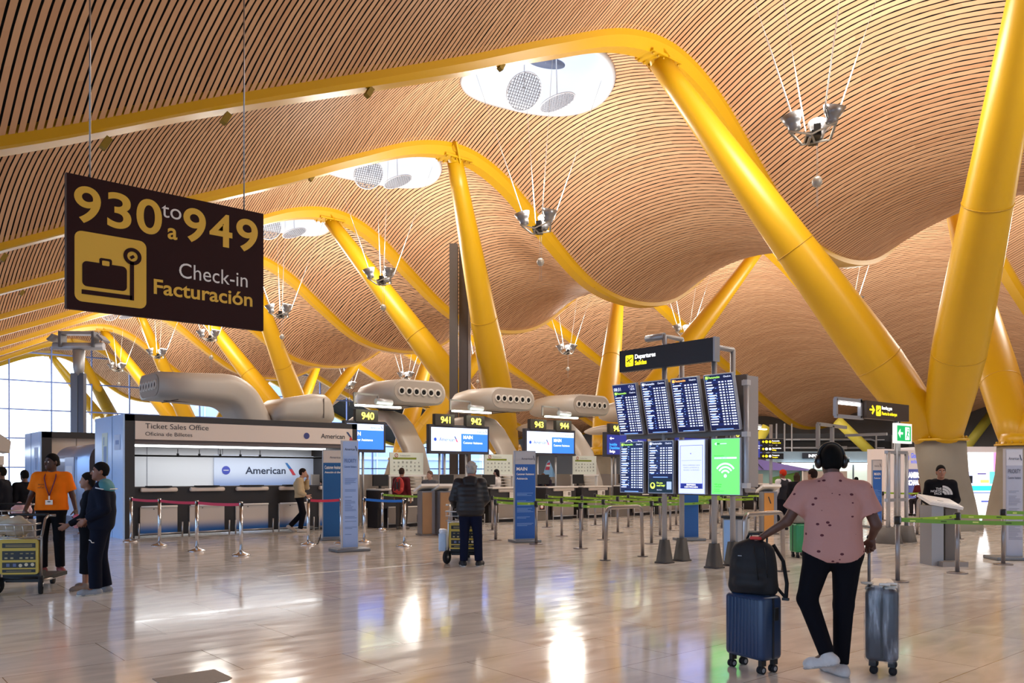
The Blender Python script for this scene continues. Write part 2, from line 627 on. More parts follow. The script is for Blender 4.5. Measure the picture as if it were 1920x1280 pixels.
# ---------------------------------------------------------------- roof lights and hanging lamps
GLOW = bpy.data.materials.new('roof_daylight_glow')
GLOW.use_nodes = True
_b = GLOW.node_tree.nodes['Principled BSDF']
_b.inputs['Base Color'].default_value = (.25, .27, .3, 1)
_b.inputs['Emission Color'].default_value = (*lin('eaf2ff'), 1)
_b.inputs['Emission Strength'].default_value = SKY_E
CURB = M('c3c9d4', 0.5, name='white_curb')
SHADE = M('5f6a8a', 0.6, name='grey_blue_shade')
BAYNAME = {0: 'over the right foreground', 1: 'behind the nearest beam', 2: 'behind the second beam', 3: 'right of the brown sign', 4: 'behind the brown sign', 5: 'below the brown sign', 6: 'near the glass end wall'}
def skylight(k, j):
    Yc = YA - BAY / 2 + BAY * k
    sx = SKX[j]
    zc0 = zc(sx, Yc, Yc)
    side = 'in the left crown' if j == 0 else 'in the right crown'
    t = thing('roof_light', 'large round roof light %s of the wave, %s' % (side, BAYNAME.get(k, 'overhead behind the viewer')), 'skylight', (sx, Yc, zc0), 0, 'round roof lights in the wavy ceiling')
    ns = 56
    mb = MB()
    V, FC = [], []
    ring = [(SKR + .10, .02), (SKR + .05, -.10), (SKR - .10, -.12), (SKR - .2, .02), (SKR - .2, .25)]
    for q in range(ns):
        a = 2 * math.pi * q / ns
        for r, dz in ring:
            x, y = r * math.cos(a), r * math.sin(a)
            V.append((x, y, zc(sx + x, Yc + y, Yc) - zc0 + dz))
    n = len(ring)
    for q in range(ns):
        q2 = (q + 1) % ns
        for i in range(n - 1):
            FC.append((q * n + i, q2 * n + i, q2 * n + i + 1, q * n + i + 1))
    mb.add(V, FC, CURB, True)
    mb.build('rim', t)
    mb = MB()
    V, FC = [], []
    for q in range(ns):
        a = 2 * math.pi * q / ns
        for r, top in ((SKR - .2, 0), (SKR - .35, 1)):
            x, y = r * math.cos(a), r * math.sin(a)
            V.append((x, y, (zc(sx + x, Yc + y, Yc) - zc0 + .2) if not top else 1.35))
    for q in range(ns):
        q2 = (q + 1) % ns
        FC.append((q * 2, q2 * 2, q2 * 2 + 1, q * 2 + 1))
    mb.add(V, FC, CURB, True)
    mb.build('shaft', t)
    mb = MB()
    mb.lathe([(SKR - .34, 1.34), (1.2, 1.5), (.01, 1.58)], GLOW, 40, cap=False)
    mb.build('glazing', t)
    for (x, y, z, rx, ry) in ((-.7, .35, .75, .62, .52), (.7, .4, .45, .62, .5)):
        mb = MB()
        mb.lathe([(.01, 0), (.6, 0), (.6, .03), (.01, .03)], SHADE, 28, Matrix.Translation((x, y, z)) @ Matrix.Rotation(.25, 4, 'X'))
        mb.tube([(x, y, z), (x * .8, y * .8, 1.4)], .02, CURB, 6)
        mb.build('sun_shade', t)
    for (x, y, z, nv) in ((-.55, .0, -.95, (-.1, -.75, -.65)), (.62, -.2, -1.0, (.25, -.2, -.95))):
        X = Matrix.Translation((x, y, z)) @ Vector(nv).to_track_quat('Z', 'Y').to_matrix().to_4x4()
        mb = MB()
        pts = [X @ Vector((.56 * math.cos(2 * math.pi * q / 28), .56 * math.sin(2 * math.pi * q / 28), 0)) for q in range(28)]
        mb.tube(pts, .022, M('a9acb6', .5), 6, closed=True)
        for i in range(-6, 7):
            o = i * .085
            h = math.sqrt(.56 ** 2 - o * o)
            mb.bar(X @ Vector((o, -h, 0)), X @ Vector((o, h, 0)), .035, .012, M('6f727c', .5))
            mb.bar(X @ Vector((-h, o, .01)), X @ Vector((h, o, .01)), .035, .012, M('6f727c', .5))
        mb.tube([X @ Vector((0, 0, 0)), Vector((x * .9, y * .9, 1.3))], .018, CURB, 6)
        mb.build('reflector_disc', t)

ALUD = M('8b8a8c', 0.35, 0.6, name='lamp_housing')
def uplight(k, j):
    Yc = YA - BAY / 2 + BAY * k
    x0 = 16.75 if j == 0 else 35.3
    z0 = 8.85
    row = 'left row' if j == 0 else 'right row'
    names0 = ['largest and nearest, hanging at the upper right', 'hanging in front of the second yellow beam', 'hanging in front of the slanting arm left of the shaft', 'hanging just right of the brown sign', 'hanging below the brown sign, its lower right corner', 'hanging below the brown sign, its middle', 'farthest, hanging before the glass end wall']
    names1 = ['hidden above the right edge', 'half hidden behind the large column arm', 'hanging above the departures sign', 'hanging above the sign for desks 943 and 944', 'hanging behind the second column arm', 'hanging above the first air outlet housing', 'far off above the sign for desk 940']
    t = thing('hanging_lamp', 'grey uplight bowls on cables, ' + ((names0 if j == 0 else names1)[k] if k >= 0 else 'behind the viewer, %s' % row), 'lamp', (x0, Yc, z0), 0.35 + k * .1, 'uplight clusters hanging under the roof lights')
    mb = MB()
    for q in range(3):
        a = 2.1 + q * 2 * math.pi / 3
        c = Vector((.46 * math.cos(a), .46 * math.sin(a), .3))
        X = Matrix.Translation(c) @ Matrix.Rotation(a, 4, 'Z') @ Matrix.Rotation(.28, 4, 'Y')
        mb = MB()
        mb.lathe([(.02, -.16), (.11, -.15), (.14, -.05), (.13, .0), (.17, .05), (.24, .22), (.225, .22), (.15, .05), (.02, .03)], ALUD, 20, X, cap=False)
        mb.tube([X @ Vector((0, -.15, -.05)), X @ Vector((0, -.26, .1)), X @ Vector((0, -.2, .2))], .012, DARK, 6)
        mb.build('lamp_bowl', t)
    mb = MB()
    mb.box((0, 0, .02), (.62, .2, .12), BLACK, .3)
    mb.box((.05, .14, .05), (.5, .14, .1), DARK, .3)
    mb.box((-.25, -.1, .1), (.16, .14, .2), BLACK, .1)
    mb.box((-.1, .1, -.06), (.4, .05, .04), GREY, .3)
    mb.build('control_gear', t)
    mb = MB()
    hexa = []
    for q in range(6):
        a = 2.1 + math.pi / 3 * q
        r = .56 if q % 2 == 0 else .34
        hexa.append(Vector((r * math.cos(a), r * math.sin(a), .16 if q % 2 == 0 else -.02)))
    for q in range(6):
        mb.bar(hexa[q], hexa[(q + 1) % 6], .05, .03, M('9a958c', .5))
    for q in (1, 3, 5):
        mb.bar(hexa[q], (0, 0, -.08), .04, .03, M('9a958c', .5))
    mb.build('bracket_ring', t)
    mb = MB()
    ang = t.rotation_euler[2]
    for q in range(4):
        a = .6 + q * math.pi / 2
        lo = Vector((.46 * math.cos(a), .46 * math.sin(a), .35))
        hx, hy = 1.95 * math.cos(a), 1.95 * math.sin(a)
        wx = x0 + hx * math.cos(ang) - hy * math.sin(ang)
        wy = Yc + hx * math.sin(ang) + hy * math.cos(ang)
        hi = Vector((hx, hy, zc(wx, wy, Yc) - z0 + .1))
        mid = lo.lerp(hi, .42)
        mb.tube([lo, mid], .016, WHITE, 6)
        mb.tube([mid, hi], .006, STEEL, 5)
    mb.build('suspension_cable', t)
    mb = MB()
    mb.lathe([(.01, -.12), (.075, -.1), (.11, -.03), (.11, .03), (.075, .1), (.01, .12)], M('a9a59d', .4, .3), 18, Matrix.Translation((.0, -.05, -.95)))
    mb.tube([(-.06, -.05, -.08), (-.06, -.05, -1.5)], .005, STEEL, 5)
    mb.tube([(.08, -.05, -.08), (.08, -.05, -1.5)], .005, STEEL, 5)
    mb.build('counterweight', t)
    L = bpy.data.lights.new('uplight', 'POINT')
    L.energy = LAMP_W
    L.color = LAMP_COL
    L.shadow_soft_size = 0.95
    lo = bpy.data.objects.new('bulb', L)
    COL.objects.link(lo)
    lo.parent = t
    lo.location = (0, 0, 1.15)
    lo.rotation_euler = (math.pi, 0, 0)
for k in range(0, 7):
    for j in (0, 1):
        if j == 1 and k > 6:
            continue
        skylight(k, j)
        uplight(k, j)
for j in (0, 1):
    skylight(-1, j)
    uplight(-1, j)

# ---------------------------------------------------------------- floor
def floor_mat():
    m = bpy.data.materials.new('polished_limestone')
    m.use_nodes = True
    nt = m.node_tree
    b = nt.nodes['Principled BSDF']
    tc = nt.nodes.new('ShaderNodeTexCoord')
    br = nt.nodes.new('ShaderNodeTexBrick')
    mp = nt.nodes.new('ShaderNodeMapping')
    mp.inputs['Location'].default_value = (0.4, 0.15, 0)
    nt.links.new(tc.outputs['Object'], mp.inputs[0])
    nt.links.new(mp.outputs[0], br.inputs['Vector'])
    br.offset = 0.42
    br.inputs['Scale'].default_value = 1.0
    br.inputs['Brick Width'].default_value = 1.5
    br.inputs['Row Height'].default_value = 0.93
    br.inputs['Mortar Size'].default_value = 0.0035
    br.inputs['Mortar Smooth'].default_value = 0.2
    br.inputs['Bias'].default_value = 0.0
    br.inputs['Color1'].default_value = (*lin('e3ddd6'), 1)
    br.inputs['Color2'].default_value = (*lin('d6cec4'), 1)
    br.inputs['Mortar'].default_value = (*lin('857462'), 1)
    n1 = nt.nodes.new('ShaderNodeTexNoise')
    n1.inputs['Scale'].default_value = 1.6
    n1.inputs['Detail'].default_value = 8
    n1.inputs['Distortion'].default_value = 0.6
    mp2 = nt.nodes.new('ShaderNodeMapping')
    mp2.inputs['Scale'].default_value = (1.0, 3.2, 1)
    nt.links.new(tc.outputs['Object'], mp2.inputs[0])
    nt.links.new(mp2.outputs[0], n1.inputs['Vector'])
    r = nt.nodes.new('ShaderNodeMapRange')
    r.inputs[1].default_value = 0.3
    r.inputs[2].default_value = 0.7
    r.inputs[3].default_value = 0.86
    r.inputs[4].default_value = 1.10
    nt.links.new(n1.outputs['Fac'], r.inputs[0])
    mx = nt.nodes.new('ShaderNodeVectorMath')
    mx.operation = 'SCALE'
    nt.links.new(br.outputs['Color'], mx.inputs[0])
    nt.links.new(r.outputs[0], mx.inputs['Scale'])
    nt.links.new(mx.outputs[0], b.inputs['Base Color'])
    r2 = nt.nodes.new('ShaderNodeMapRange')
    r2.inputs[1].default_value = 0.3
    r2.inputs[2].default_value = 0.7
    r2.inputs[3].default_value = 0.07
    r2.inputs[4].default_value = 0.17
    nt.links.new(n1.outputs['Fac'], r2.inputs[0])
    nt.links.new(r2.outputs[0], b.inputs['Roughness'])
    b.inputs['IOR'].default_value = 1.6
    bp = nt.nodes.new('ShaderNodeBump')
    bp.inputs['Strength'].default_value = 0.025
    bp.inputs['Distance'].default_value = 0.01
    n2 = nt.nodes.new('ShaderNodeTexNoise')
    n2.inputs['Scale'].default_value = 1.1
    nt.links.new(tc.outputs['Object'], n2.inputs['Vector'])
    nt.links.new(n2.outputs['Fac'], bp.inputs['Height'])
    nt.links.new(bp.outputs[0], b.inputs['Normal'])
    return m
mb = MB()
mb.box((27, 42, -.1), (90, 110, .2), floor_mat())
struct(mb.build('floor'), 'polished beige stone floor in large staggered slabs')
# ================================================================ END WALL, SHELL
YF = 78.2
MUL = M('5f74b4', 0.4, 0.3, name='blue_mullion')
PANE = glass_mat('facade_glass', 'dfe9f5')
mb = MB()
x = 3.0
while x < 62:
    mb.box((x, YF, zb(x) / 2 + .3), (.09, .22, zb(x) + .6), MUL)
    x += 3.09
for z in (2.0, 4.4, 6.77, 9.15, 11.5):
    run = None
    for i in range(600):
        x = 2 + i * .1
        ok = zb(x) + .1 > z and x < 62
        if ok and run is None:
            run = x
        if (not ok) and run is not None:
            mb.box(((run + x) / 2, YF - .02, z), (x - run, .12, .11), MUL)
            run = None
    if run is not None:
        mb.box(((run + 62) / 2, YF - .02, z), (62 - run, .12, .11), MUL)
fr = mb.build('window_1')
struct(fr, 'glass end wall of the hall with thin blue mullions')
mb = MB()
V, FC = [], []
for i in range(121):
    x = 1 + i * .5
    V += [(x, YF + .05, 0), (x, YF + .05, zb(x) + .3)]
for i in range(120):
    FC.append((2 * i, 2 * i + 2, 2 * i + 3, 2 * i + 1))
mb.add(V, FC, PANE)
mb.build('pane', fr)

# ground and a building outside the glass
mb = MB()
mb.box((0, 70, -.32), (260, 260, .2), M('9c9b98', .9))
struct(mb.build('ground'), 'paved ground outside the glass end wall')
t = thing('outside_building', 'long blue grey building outside, behind the glass end wall', 'building', (82, 128, 0))
mb = MB()
mb.box((0, 0, 7.5), (78, 14, 15), M('9db0cf', .7, var=.2, scale=.25))
mb.build('facade', t)
mb = MB()
for q in range(-12, 13):
    mb.box((q * 3.2, -7.1, 7.5), (.2, .2, 15), M('b7c6de', .6))
for z in (4, 8, 12):
    mb.box((0, -7.15, z), (78, .2, .5), M('a9b9d4', .6))
mb.build('cladding', t)

# far wall on the right
mb = MB()
mb.box((63.5, 30, 5), (.4, 96, 10), M('6d6a68', .8, var=.1, scale=.5))
struct(mb.build('wall_right'), 'dull grey wall at the far right end of the hall')

mb = MB()
for q in range(31):
    mb.box((-6.6, -13 + q * 3.0, 3.6), (.2, .1, 7.2), MUL)
for z in (.1, 2.4, 4.8, 7.1):
    mb.box((-6.6, 32, z), (.12, 92, .1), MUL)
fr = mb.build('window_2')
struct(fr, 'glass wall along the left side of the hall, out of view')
mb = MB()
mb.box((-6.62, 32, 3.6), (.02, 92, 7.2), glass_mat('side_glass', 'cfdcea'))
mb.build('pane', fr)
mb = MB()
for q in range(25):
    mb.box((-6.5 + q * 3.0, -13.2, zb(-6.5 + q * 3.0) / 2 + .6), (.1, .2, zb(-6.5 + q * 3.0) + 1.2), MUL)
for z in (.1, 2.4, 4.8):
    mb.box((28, -13.2, z), (70, .12, .1), MUL)
fr = mb.build('window_3')
struct(fr, 'unseen tinted glass wall added behind the viewer to let in fill light')
mb = MB()
mb.box((28, -13.25, 7.2), (70, .02, 14.4), glass_mat('fill_light_glass', 'b0b4ba'))  # unseen wall added here; its tint sets how much fill daylight enters
mb.build('pane', fr)
# ================================================================ TICKET OFFICE
YT = 20.6
TX0, TX1 = 5.57, 11.7
BLUEP = M('add0ff', .25, .0, name='daylit_blue_panel', var=.03)  # blue of reflected daylight is put into the panel colour
BEIGE = M('e2d5ca', .55, name='beige_panel')
t = thing('ticket_office', 'airline ticket sales office with charcoal frame, beige name board and black counter', 'kiosk', (TX0, YT, 0))
W = TX1 - TX0
H = 2.92
mb = MB()
mb.box((.11, 1.25, H / 2), (.22, 2.5, H), DARK)
mb.box((W - .08, 1.25, H / 2), (.16, 2.5, H), DARK)
mb.box((W / 2, 1.25, H - .075), (W, 2.5, .15), DARK)
mb.build('frame', t)
mb = MB()
mb.box((-.02, 1.25, H / 2), (.04, 2.5, H), BLUEP)
for y in (.9,):
    mb.box((-.045, y, H / 2), (.006, .012, H), M('6f86ad', .4))
mb.box((-.045, 1.55, 2.12), (.006, .5, .82), M('d8e2d8', .5))
mb.box((-.05, 1.5, 2.0), (.006, .26, .4), M('8aa3cc', .5))
mb.box((-.05, 1.62, 2.33), (.006, .05, .2), M('8aa3cc', .5))
mb.box((-.045, .45, 2.27), (.006, .48, .36), M('c3d3ee', .5))
mb.box((-.05, .45, 2.27), (.006, .26, .1), M('7f97c6', .5))
mb.build('side_panel', t)
mb = MB()
mb.box((W / 2 + .03, .03, 2.555), (W - .39, .1, .43), BEIGE)
nb = mb.build('name_board', t)
mb = MB()
K = M('2b2a30', .5, name='dark_lettering')
INK = M('26314a', .5)
mb.text('Ticket Sales Office', .45, 2.60, .125, -.022, K, sx=1.12)
mb.text('Oficina de Billetes', .45, 2.43, .09, -.022, K, sx=1.18)
mb.disc(W - 1.55, 2.54, .085, -.022, M('3b3f7c', .4))
mb.text('American', W - 1.13, 2.49, .125, -.022, K, bold=.012, sx=1.05)
mb.add([(W - .36, -.026, 2.68), (W - .30, -.026, 2.68), (W - .20, -.026, 2.55), (W - .24, -.026, 2.53)], [(0, 1, 2, 3)], M('2c3f6c', .4))
mb.add([(W - .24, -.026, 2.53), (W - .20, -.026, 2.55), (W - .15, -.026, 2.44), (W - .27, -.026, 2.44)], [(0, 1, 2, 3)], M('c2262e', .4))
mb.build('lettering', nb)
mb = MB()
mb.box((W / 2, .2, 2.29), (W - .36, .26, .1), M('6f6462', .5))
mb.build('soffit', t)
mb = MB()
OFW = M('dcdfe4', .5, name='office_white')
mb.box((W / 2, 2.45, 1.4), (W - .4, .1, 2.6), OFW)
for x in (1.2, 3.1, 3.22):
    mb.box((x, 2.395, 1.5), (.015, .01, 1.6), M('7d828c', .5))
mb.build('back_wall', t)
# back panel whose foot fades into blue print
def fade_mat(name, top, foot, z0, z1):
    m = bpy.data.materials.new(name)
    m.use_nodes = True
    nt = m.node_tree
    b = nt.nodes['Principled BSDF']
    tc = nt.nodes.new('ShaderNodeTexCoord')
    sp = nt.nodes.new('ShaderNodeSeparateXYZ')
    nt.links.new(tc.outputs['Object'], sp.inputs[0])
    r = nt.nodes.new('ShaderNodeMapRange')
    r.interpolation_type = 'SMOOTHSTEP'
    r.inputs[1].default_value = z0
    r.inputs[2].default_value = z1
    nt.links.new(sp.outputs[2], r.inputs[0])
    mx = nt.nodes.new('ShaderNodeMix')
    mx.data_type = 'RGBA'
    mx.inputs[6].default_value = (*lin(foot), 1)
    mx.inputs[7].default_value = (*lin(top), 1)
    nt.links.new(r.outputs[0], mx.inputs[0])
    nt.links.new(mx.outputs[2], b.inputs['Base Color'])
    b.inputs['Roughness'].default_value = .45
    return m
mb = MB()
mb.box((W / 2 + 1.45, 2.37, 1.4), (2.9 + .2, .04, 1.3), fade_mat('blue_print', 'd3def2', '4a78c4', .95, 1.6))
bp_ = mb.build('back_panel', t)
mb = MB()
mb.disc(3.3, 1.62, .12, 2.345, M('4a56b4', .4))
mb.box((3.3, 2.34, 1.62), (.15, .004, .02), WHITE)
mb.text('American', 3.86, 1.52, .2, 2.345, INK, bold=.015, sx=1.1)
mb.add([(5.06, 2.34, 1.84), (5.13, 2.34, 1.84), (5.28, 2.34, 1.66), (5.18, 2.34, 1.66)], [(0, 1, 2, 3)], M('3c78b8', .4))
mb.add([(5.18, 2.34, 1.66), (5.28, 2.34, 1.66), (5.40, 2.34, 1.48), (5.30, 2.34, 1.48)], [(0, 1, 2, 3)], M('c8444e', .4))
mb.build('lettering', bp_)
mb = MB()
mb.box((W / 2 + .2, 1.6, 2.24), (W - .8, .22, .05), M('ffffff', .5, emit=2.5, name='office_light'))
mb.build('light_strip', t)
mb = MB()
mb.tube([(.35, 1.2, 1.98), (W - .3, 1.2, 1.98)], .025, BLACK, 8)
for q in range(5):
    mb.box((1.6 + q * .55, 1.2, 2.08), (.015, .015, .16), BLACK)
    mb.box((1.6 + q * .55, 1.2, 2.02), (.05, .05, .05), BLACK)
mb.build('spotlight_rail', t)
mb = MB()
mb.box((W / 2 + .02, .42, .62), (W - .4, .55, 1.14), M('252224', .5, name='counter_black'))
mb.box((W / 2 + .02, .45, 1.2), (W - .4, .62, .03), M('3a3537', .4))
mb.build('counter', t)
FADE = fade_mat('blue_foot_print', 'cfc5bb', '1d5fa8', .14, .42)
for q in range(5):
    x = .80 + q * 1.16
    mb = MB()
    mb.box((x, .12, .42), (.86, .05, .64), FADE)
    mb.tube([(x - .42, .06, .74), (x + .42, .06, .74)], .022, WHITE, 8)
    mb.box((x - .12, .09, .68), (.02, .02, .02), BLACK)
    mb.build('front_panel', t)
    mb = MB()
    mb.box((x, .1, 1.14), (.86, .14, .1), BEIGE, bev=.04)
    mb.box((x, .12, 1.225), (.55, .25, .02), DARK)
    mb.build('writing_ledge', t)
    mb = MB()
    for dx in (-.5, .5):
        mb.tube([(x + dx, -.05, 0), (x + dx, -.05, .36)], .02, STEEL, 8)
    mb.tube([(x - .5, -.05, .1), (x + .5, -.05, .1)], .02, STEEL, 8)
    mb.build('foot_rail', t)
L = bpy.data.lights.new('office_lamp', 'AREA')
L.shape = 'RECTANGLE'
L.size = W - 1.0
L.size_y = .3
L.energy = 30
lo = bpy.data.objects.new('office_lamp', L)
COL.objects.link(lo)
lo.parent = t
lo.location = (W / 2, 1.5, 2.2)

# the second portal further back, and the silver barrel box between
t = thing('second_kiosk', 'second charcoal framed kiosk with daylight-tinted side, behind the ticket office', 'kiosk', (5.8, 31.0, 0))
mb = MB()
W2 = 6.0
mb.box((.15, 1.3, 1.46), (.3, 2.6, 2.92), DARK)
mb.box((W2 - .1, 1.3, 1.46), (.2, 2.6, 2.92), DARK)
mb.box((W2 / 2, 1.3, 2.82), (W2, 2.6, .2), DARK)
mb.build('frame', t)
mb = MB()
mb.box((-.02, 1.3, 1.46), (.04, 2.6, 2.92), BLUEP)
mb.box((-.045, 1.5, 1.46), (.006, .012, 2.92), M('6f86ad', .4))
mb.box((-.045, .65, 1.95), (.006, .55, .9), M('bccce8', .5))
mb.box((-.05, .65, 1.85), (.006, .3, .4), M('8aa3cc', .5))
mb.build('side_panel', t)
mb = MB()
mb.box((W2 / 2, .3, 2.4), (W2 - .5, .1, .64), BEIGE)
mb.box((W2 / 2, 2.4, 1.2), (W2 - .5, .1, 2.4), M('a79c93', .6))
for x in (1.1, 3.2):
    mb.box((x, .245, 2.4), (.015, .01, .64), M('7d726a', .5))
mb.build('fascia', t)
t = thing('silver_booth', 'silver metal booth with barrel top, between the two kiosks', 'booth', (5.75, 24.6, 0))
mb = MB()
P = [(1.2, 0), (1.2, 2.38)]
for q in range(9):
    a = math.pi / 2 + math.pi / 2 * q / 8
    P.append((.5 + .5 * math.cos(a), 1.88 + .5 * math.sin(a)))
P += [(0, 0)]
SILV = M('a9bcdc', .28, .55, name='silver_sheet')
mb.prism(P, 0, 4.2, SILV, smooth=True)
for y in (1.4, 2.7):
    mb.box((.0, y, 1.0), (.012, .015, 2.0), M('6b7c99', .4))
mb.build('shell', t)
mb = MB()
mb.prism(P, -.03, 0.0, M('4e4a50', .6))
mb.build('end_face', t)
mb = MB()
mb.box((-.01, 2.2, 1.15), (.03, 1.1, 1.7), M('c3d3ee', .3))
mb.box((-.03, 2.2, 1.3), (.01, .8, .9), M('e2eaf8', .4))
mb.build('poster_case', t)

# distant shop at the left edge
t = thing('corner_shop', 'beige shop front with arched canopy and grey shutter at the left edge', 'shop', (4.6, 36.5, 0))
mb = MB()
P = [(-4, 2.55)] + [(-4 + 5.0 * q / 10, 2.35 + .55 * math.sin(math.pi * min(1, (q + 3) / 13)) ) for q in range(11)] + [(1.15, 2.3), (1.2, 2.75), (.6, 3.2), (-.3, 3.35), (-4, 3.35)]
mb.prism(P, 0, 1.5, M('c9beb2', .6))
mb.build('canopy', t)
mb = MB()
mb.box((-1.5, 2.5, .95), (5.6, .2, 1.9), M('a8a09a', .6))
for q in range(12):
    mb.box((-1.5, 2.38, .2 + q * .12), (5.5, .03, .02), M('7d7670', .5))
mb.build('shutter', t)
mb = MB()
mb.box((-1.5, 2.3, 2.05), (5.6, .2, .36), M('d9d1c9', .5))
mb.text('elba', .15, 1.98, .2, 2.19, K)
mb.build('name_board', t)
mb = MB()
for x in (-.6, -.15):
    mb.tube([(x, -.6, 0), (x, -.6, 2.9)], .05, M('d8d8da', .5), 8)
mb.build('post', t)

# T shaped lamp mast
p = Vector((7.9, 35.4, 0))
t = thing('lamp_mast', 'grey lamp mast with a T shaped head before the glass end wall', 'lamp mast', p, -.65)
mb = MB()
MAST = M('7b818f', .45, .3, name='mast_grey')
mb.box((-.12, 0, 2.7), (.26, .3, 5.4), MAST)
mb.box((.13, 0, 2.7), (.2, .26, 5.4), M('5c6170', .45, .3))
mb.build('pole', t)
mb = MB()
mb.tube([(0, 0, 5.3), (0, 0, 5.6), (.0, 0, 6.3)], [.14, .2, .22], ALU, 12)
mb.tube([(-.95, 0, 6.45), (.95, 0, 6.45)], .15, M('c4c8d2', .4, .2), 12)
mb.box((0, 0, 6.95), (1.2, .4, .12), ALU)
for x in (-.62, .62):
    mb.box((x, 0, 6.7), (.1, .5, .6), M('6f727c', .5))
    mb.box((x * 1.5, .0, 6.75), (.3, .7, .08), M('8c8f98', .4), Matrix.Rotation(.8 * (1 if x > 0 else -1), 4, 'Y'))
mb.build('head', t)

# dark service shaft
t = thing('service_shaft', 'tall dark grey service shaft rising to the ceiling between yellow arms', 'shaft', (19.7, 26.5, 0), -.7)
mb = MB()
SH = M('56504e', .45, .3, name='shaft_dark')
mb.box((-.27, 0, 5.3), (.32, .5, 10.6), SH)
mb.box((.12, .05, 5.3), (.36, .4, 10.6), M('48403f', .45, .3))
mb.box((.36, -.1, 5.3), (.1, .3, 10.6), M('7a706d', .45, .3))
mb.build('casing', t)
mb = MB()
mb.tube([(.3, -.3, 10.0), (.75, -.3, 10.2)], .1, BLACK, 10)
mb.build('loudspeaker', t)

# ================================================================ AIR OUTLETS (nacelles)
NAC = M('c9bfb3', .42, .05, name='outlet_shell', var=.03, scale=2)
NACD = M('a89c90', .5, name='outlet_face')
def stadium(w, h, n=10):
    r = h / 2
    P = []
    for q in range(n + 1):
        a = -math.pi / 2 + math.pi * q / n
        P.append((w / 2 - r + r * math.cos(a), r * math.sin(a)))
    for q in range(n + 1):
        a = math.pi / 2 + math.pi * q / n
        P.append((-w / 2 + r + r * math.cos(a), r * math.sin(a)))
    return P
def soft_section(w, h, n=10):
    P = rrect(-w / 2, w / 2, -h / 2, h / 2, min(h * .34, w * .3), 5)
    k = len(P)
    return P
def sweep(mb, path, n=10, soft=False):
    # path of (y, z, tilt, w, h): stadium sections swept in the y, z plane
    V, FC = [], []
    sec = soft_section if soft else stadium
    m = len(sec(1.0, .5, n))
    for (y, z, b, w_, h_) in path:
        for (px, pz) in sec(w_, h_, n):
            V.append((px, y + math.sin(b) * pz, z + math.cos(b) * pz))
    for i in range(len(path) - 1):
        for q in range(m):
            q2 = (q + 1) % m
            FC.append((i * m + q, (i + 1) * m + q, (i + 1) * m + q2, i * m + q2))
    FC.append(tuple(range(m)))
    FC.append(tuple(reversed(range((len(path) - 1) * m, len(path) * m))))
    mb.add(V, FC, NAC, True)
def outlet(loc, rz, label, style, zz=4.15, w=2.05, h=.78):
    # the mouth looks towards local -y
    t = thing('air_outlet', label, 'air outlet', loc, rz, 'moulded air outlet housings above the desks')
    mb = MB()
    D = math.radians
    if style == 'neck':
        path = [(0, zz, 0, w, h), (1.0, zz - .0, 0, w, h + .08), (1.85, zz + .0, 0, w * .97, h + .18)]
        R = .9
        for q in range(1, 9):
            a = D(62) * q / 8
            path.append((1.85 + R * math.sin(a), zz - R + R * math.cos(a), a, w * (.97 - .02 * q), h + .18 + .1 * math.sin(a)))
        y, z, a = path[-1][:3]
        for f in (.5, 1.0):
            k = (z - 1.0) / math.sin(a) * f
            path.append((y + math.cos(a) * k, z - math.sin(a) * k, a, w * .8, h + .2))
    else:
        path = [(0, zz, 0, w, h), (1.6, zz + .03, 0, w, h + .04), (2.3, zz - .02, .15, w * .95, h), (2.62, zz - .12, .4, w * .85, h * .6), (2.75, zz - .2, .5, w * .7, h * .2)]
    sweep(mb, path, soft=(style == 'neck'))
    mb.box((0, .55, zz - h / 2 - .03), (w * .75, .03, .02), M('4a433d', .6))
    mb.box((.1, .9, zz - h / 2 - .04), (.03, 1.1, .02), M('6a6059', .6))
    hs = mb.build('housing', t)
    mb = MB()
    mb.prism([(a_ * .94, zz + b_ * .86) for a_, b_ in stadium(w, h)], -.02, -.004, NACD)
    mb.build('mouth_plate', t)
    for q in range(6):
        x = (q - 2.5) * (w * .82 / 6)
        mb = MB()
        X = Matrix.Translation((x, -.02, zz)) @ Matrix.Rotation(math.pi / 2, 4, 'X')
        mb.lathe([(.138, 0), (.132, .035), (.095, .05), (.08, .02)], M('d8d0c6', .35), 18, X, cap=False)
        mb.lathe([(.01, .018), (.085, .018)], M('08080a', .9), 18, X, cap=False)
        mb.build('nozzle', t)
    mb = MB()
    if style == 'twin':    # the housing of the other side: its leg leans back below the first one
        mb.add(*leg_mesh(.85, .6), NAC, True)
        mb.build('leg', t)
    elif style == 'neck':
        y, z = path[-1][:2]
        mb.box((0, y + .1, .5), (1.3, .8, 1.0), M('8a7f76', .6))
        mb.build('pedestal', t)
        mb = MB()
        zr = zz - .42
        sweep(mb, [(3.3, zr - .25, 0, w * .9, .35), (3.7, zr - .08, 0, w * .95, .7), (4.6, zr, 0, w, .9), (5.0, zr, -.04, w, .9), (5.16, zr - .04, -.1, w * .97, .8), (5.24, zr - .08, -.15, w * .9, .6)], soft=True)
        mb.box((0, 4.85, zr + .455), (w * .7, .03, .02), M('6a6059', .6))
        mb.box((w / 2 + .0, 4.85, zr), (.02, .03, .6), M('6a6059', .6))
        mb.build('rear_housing', t)
    return t
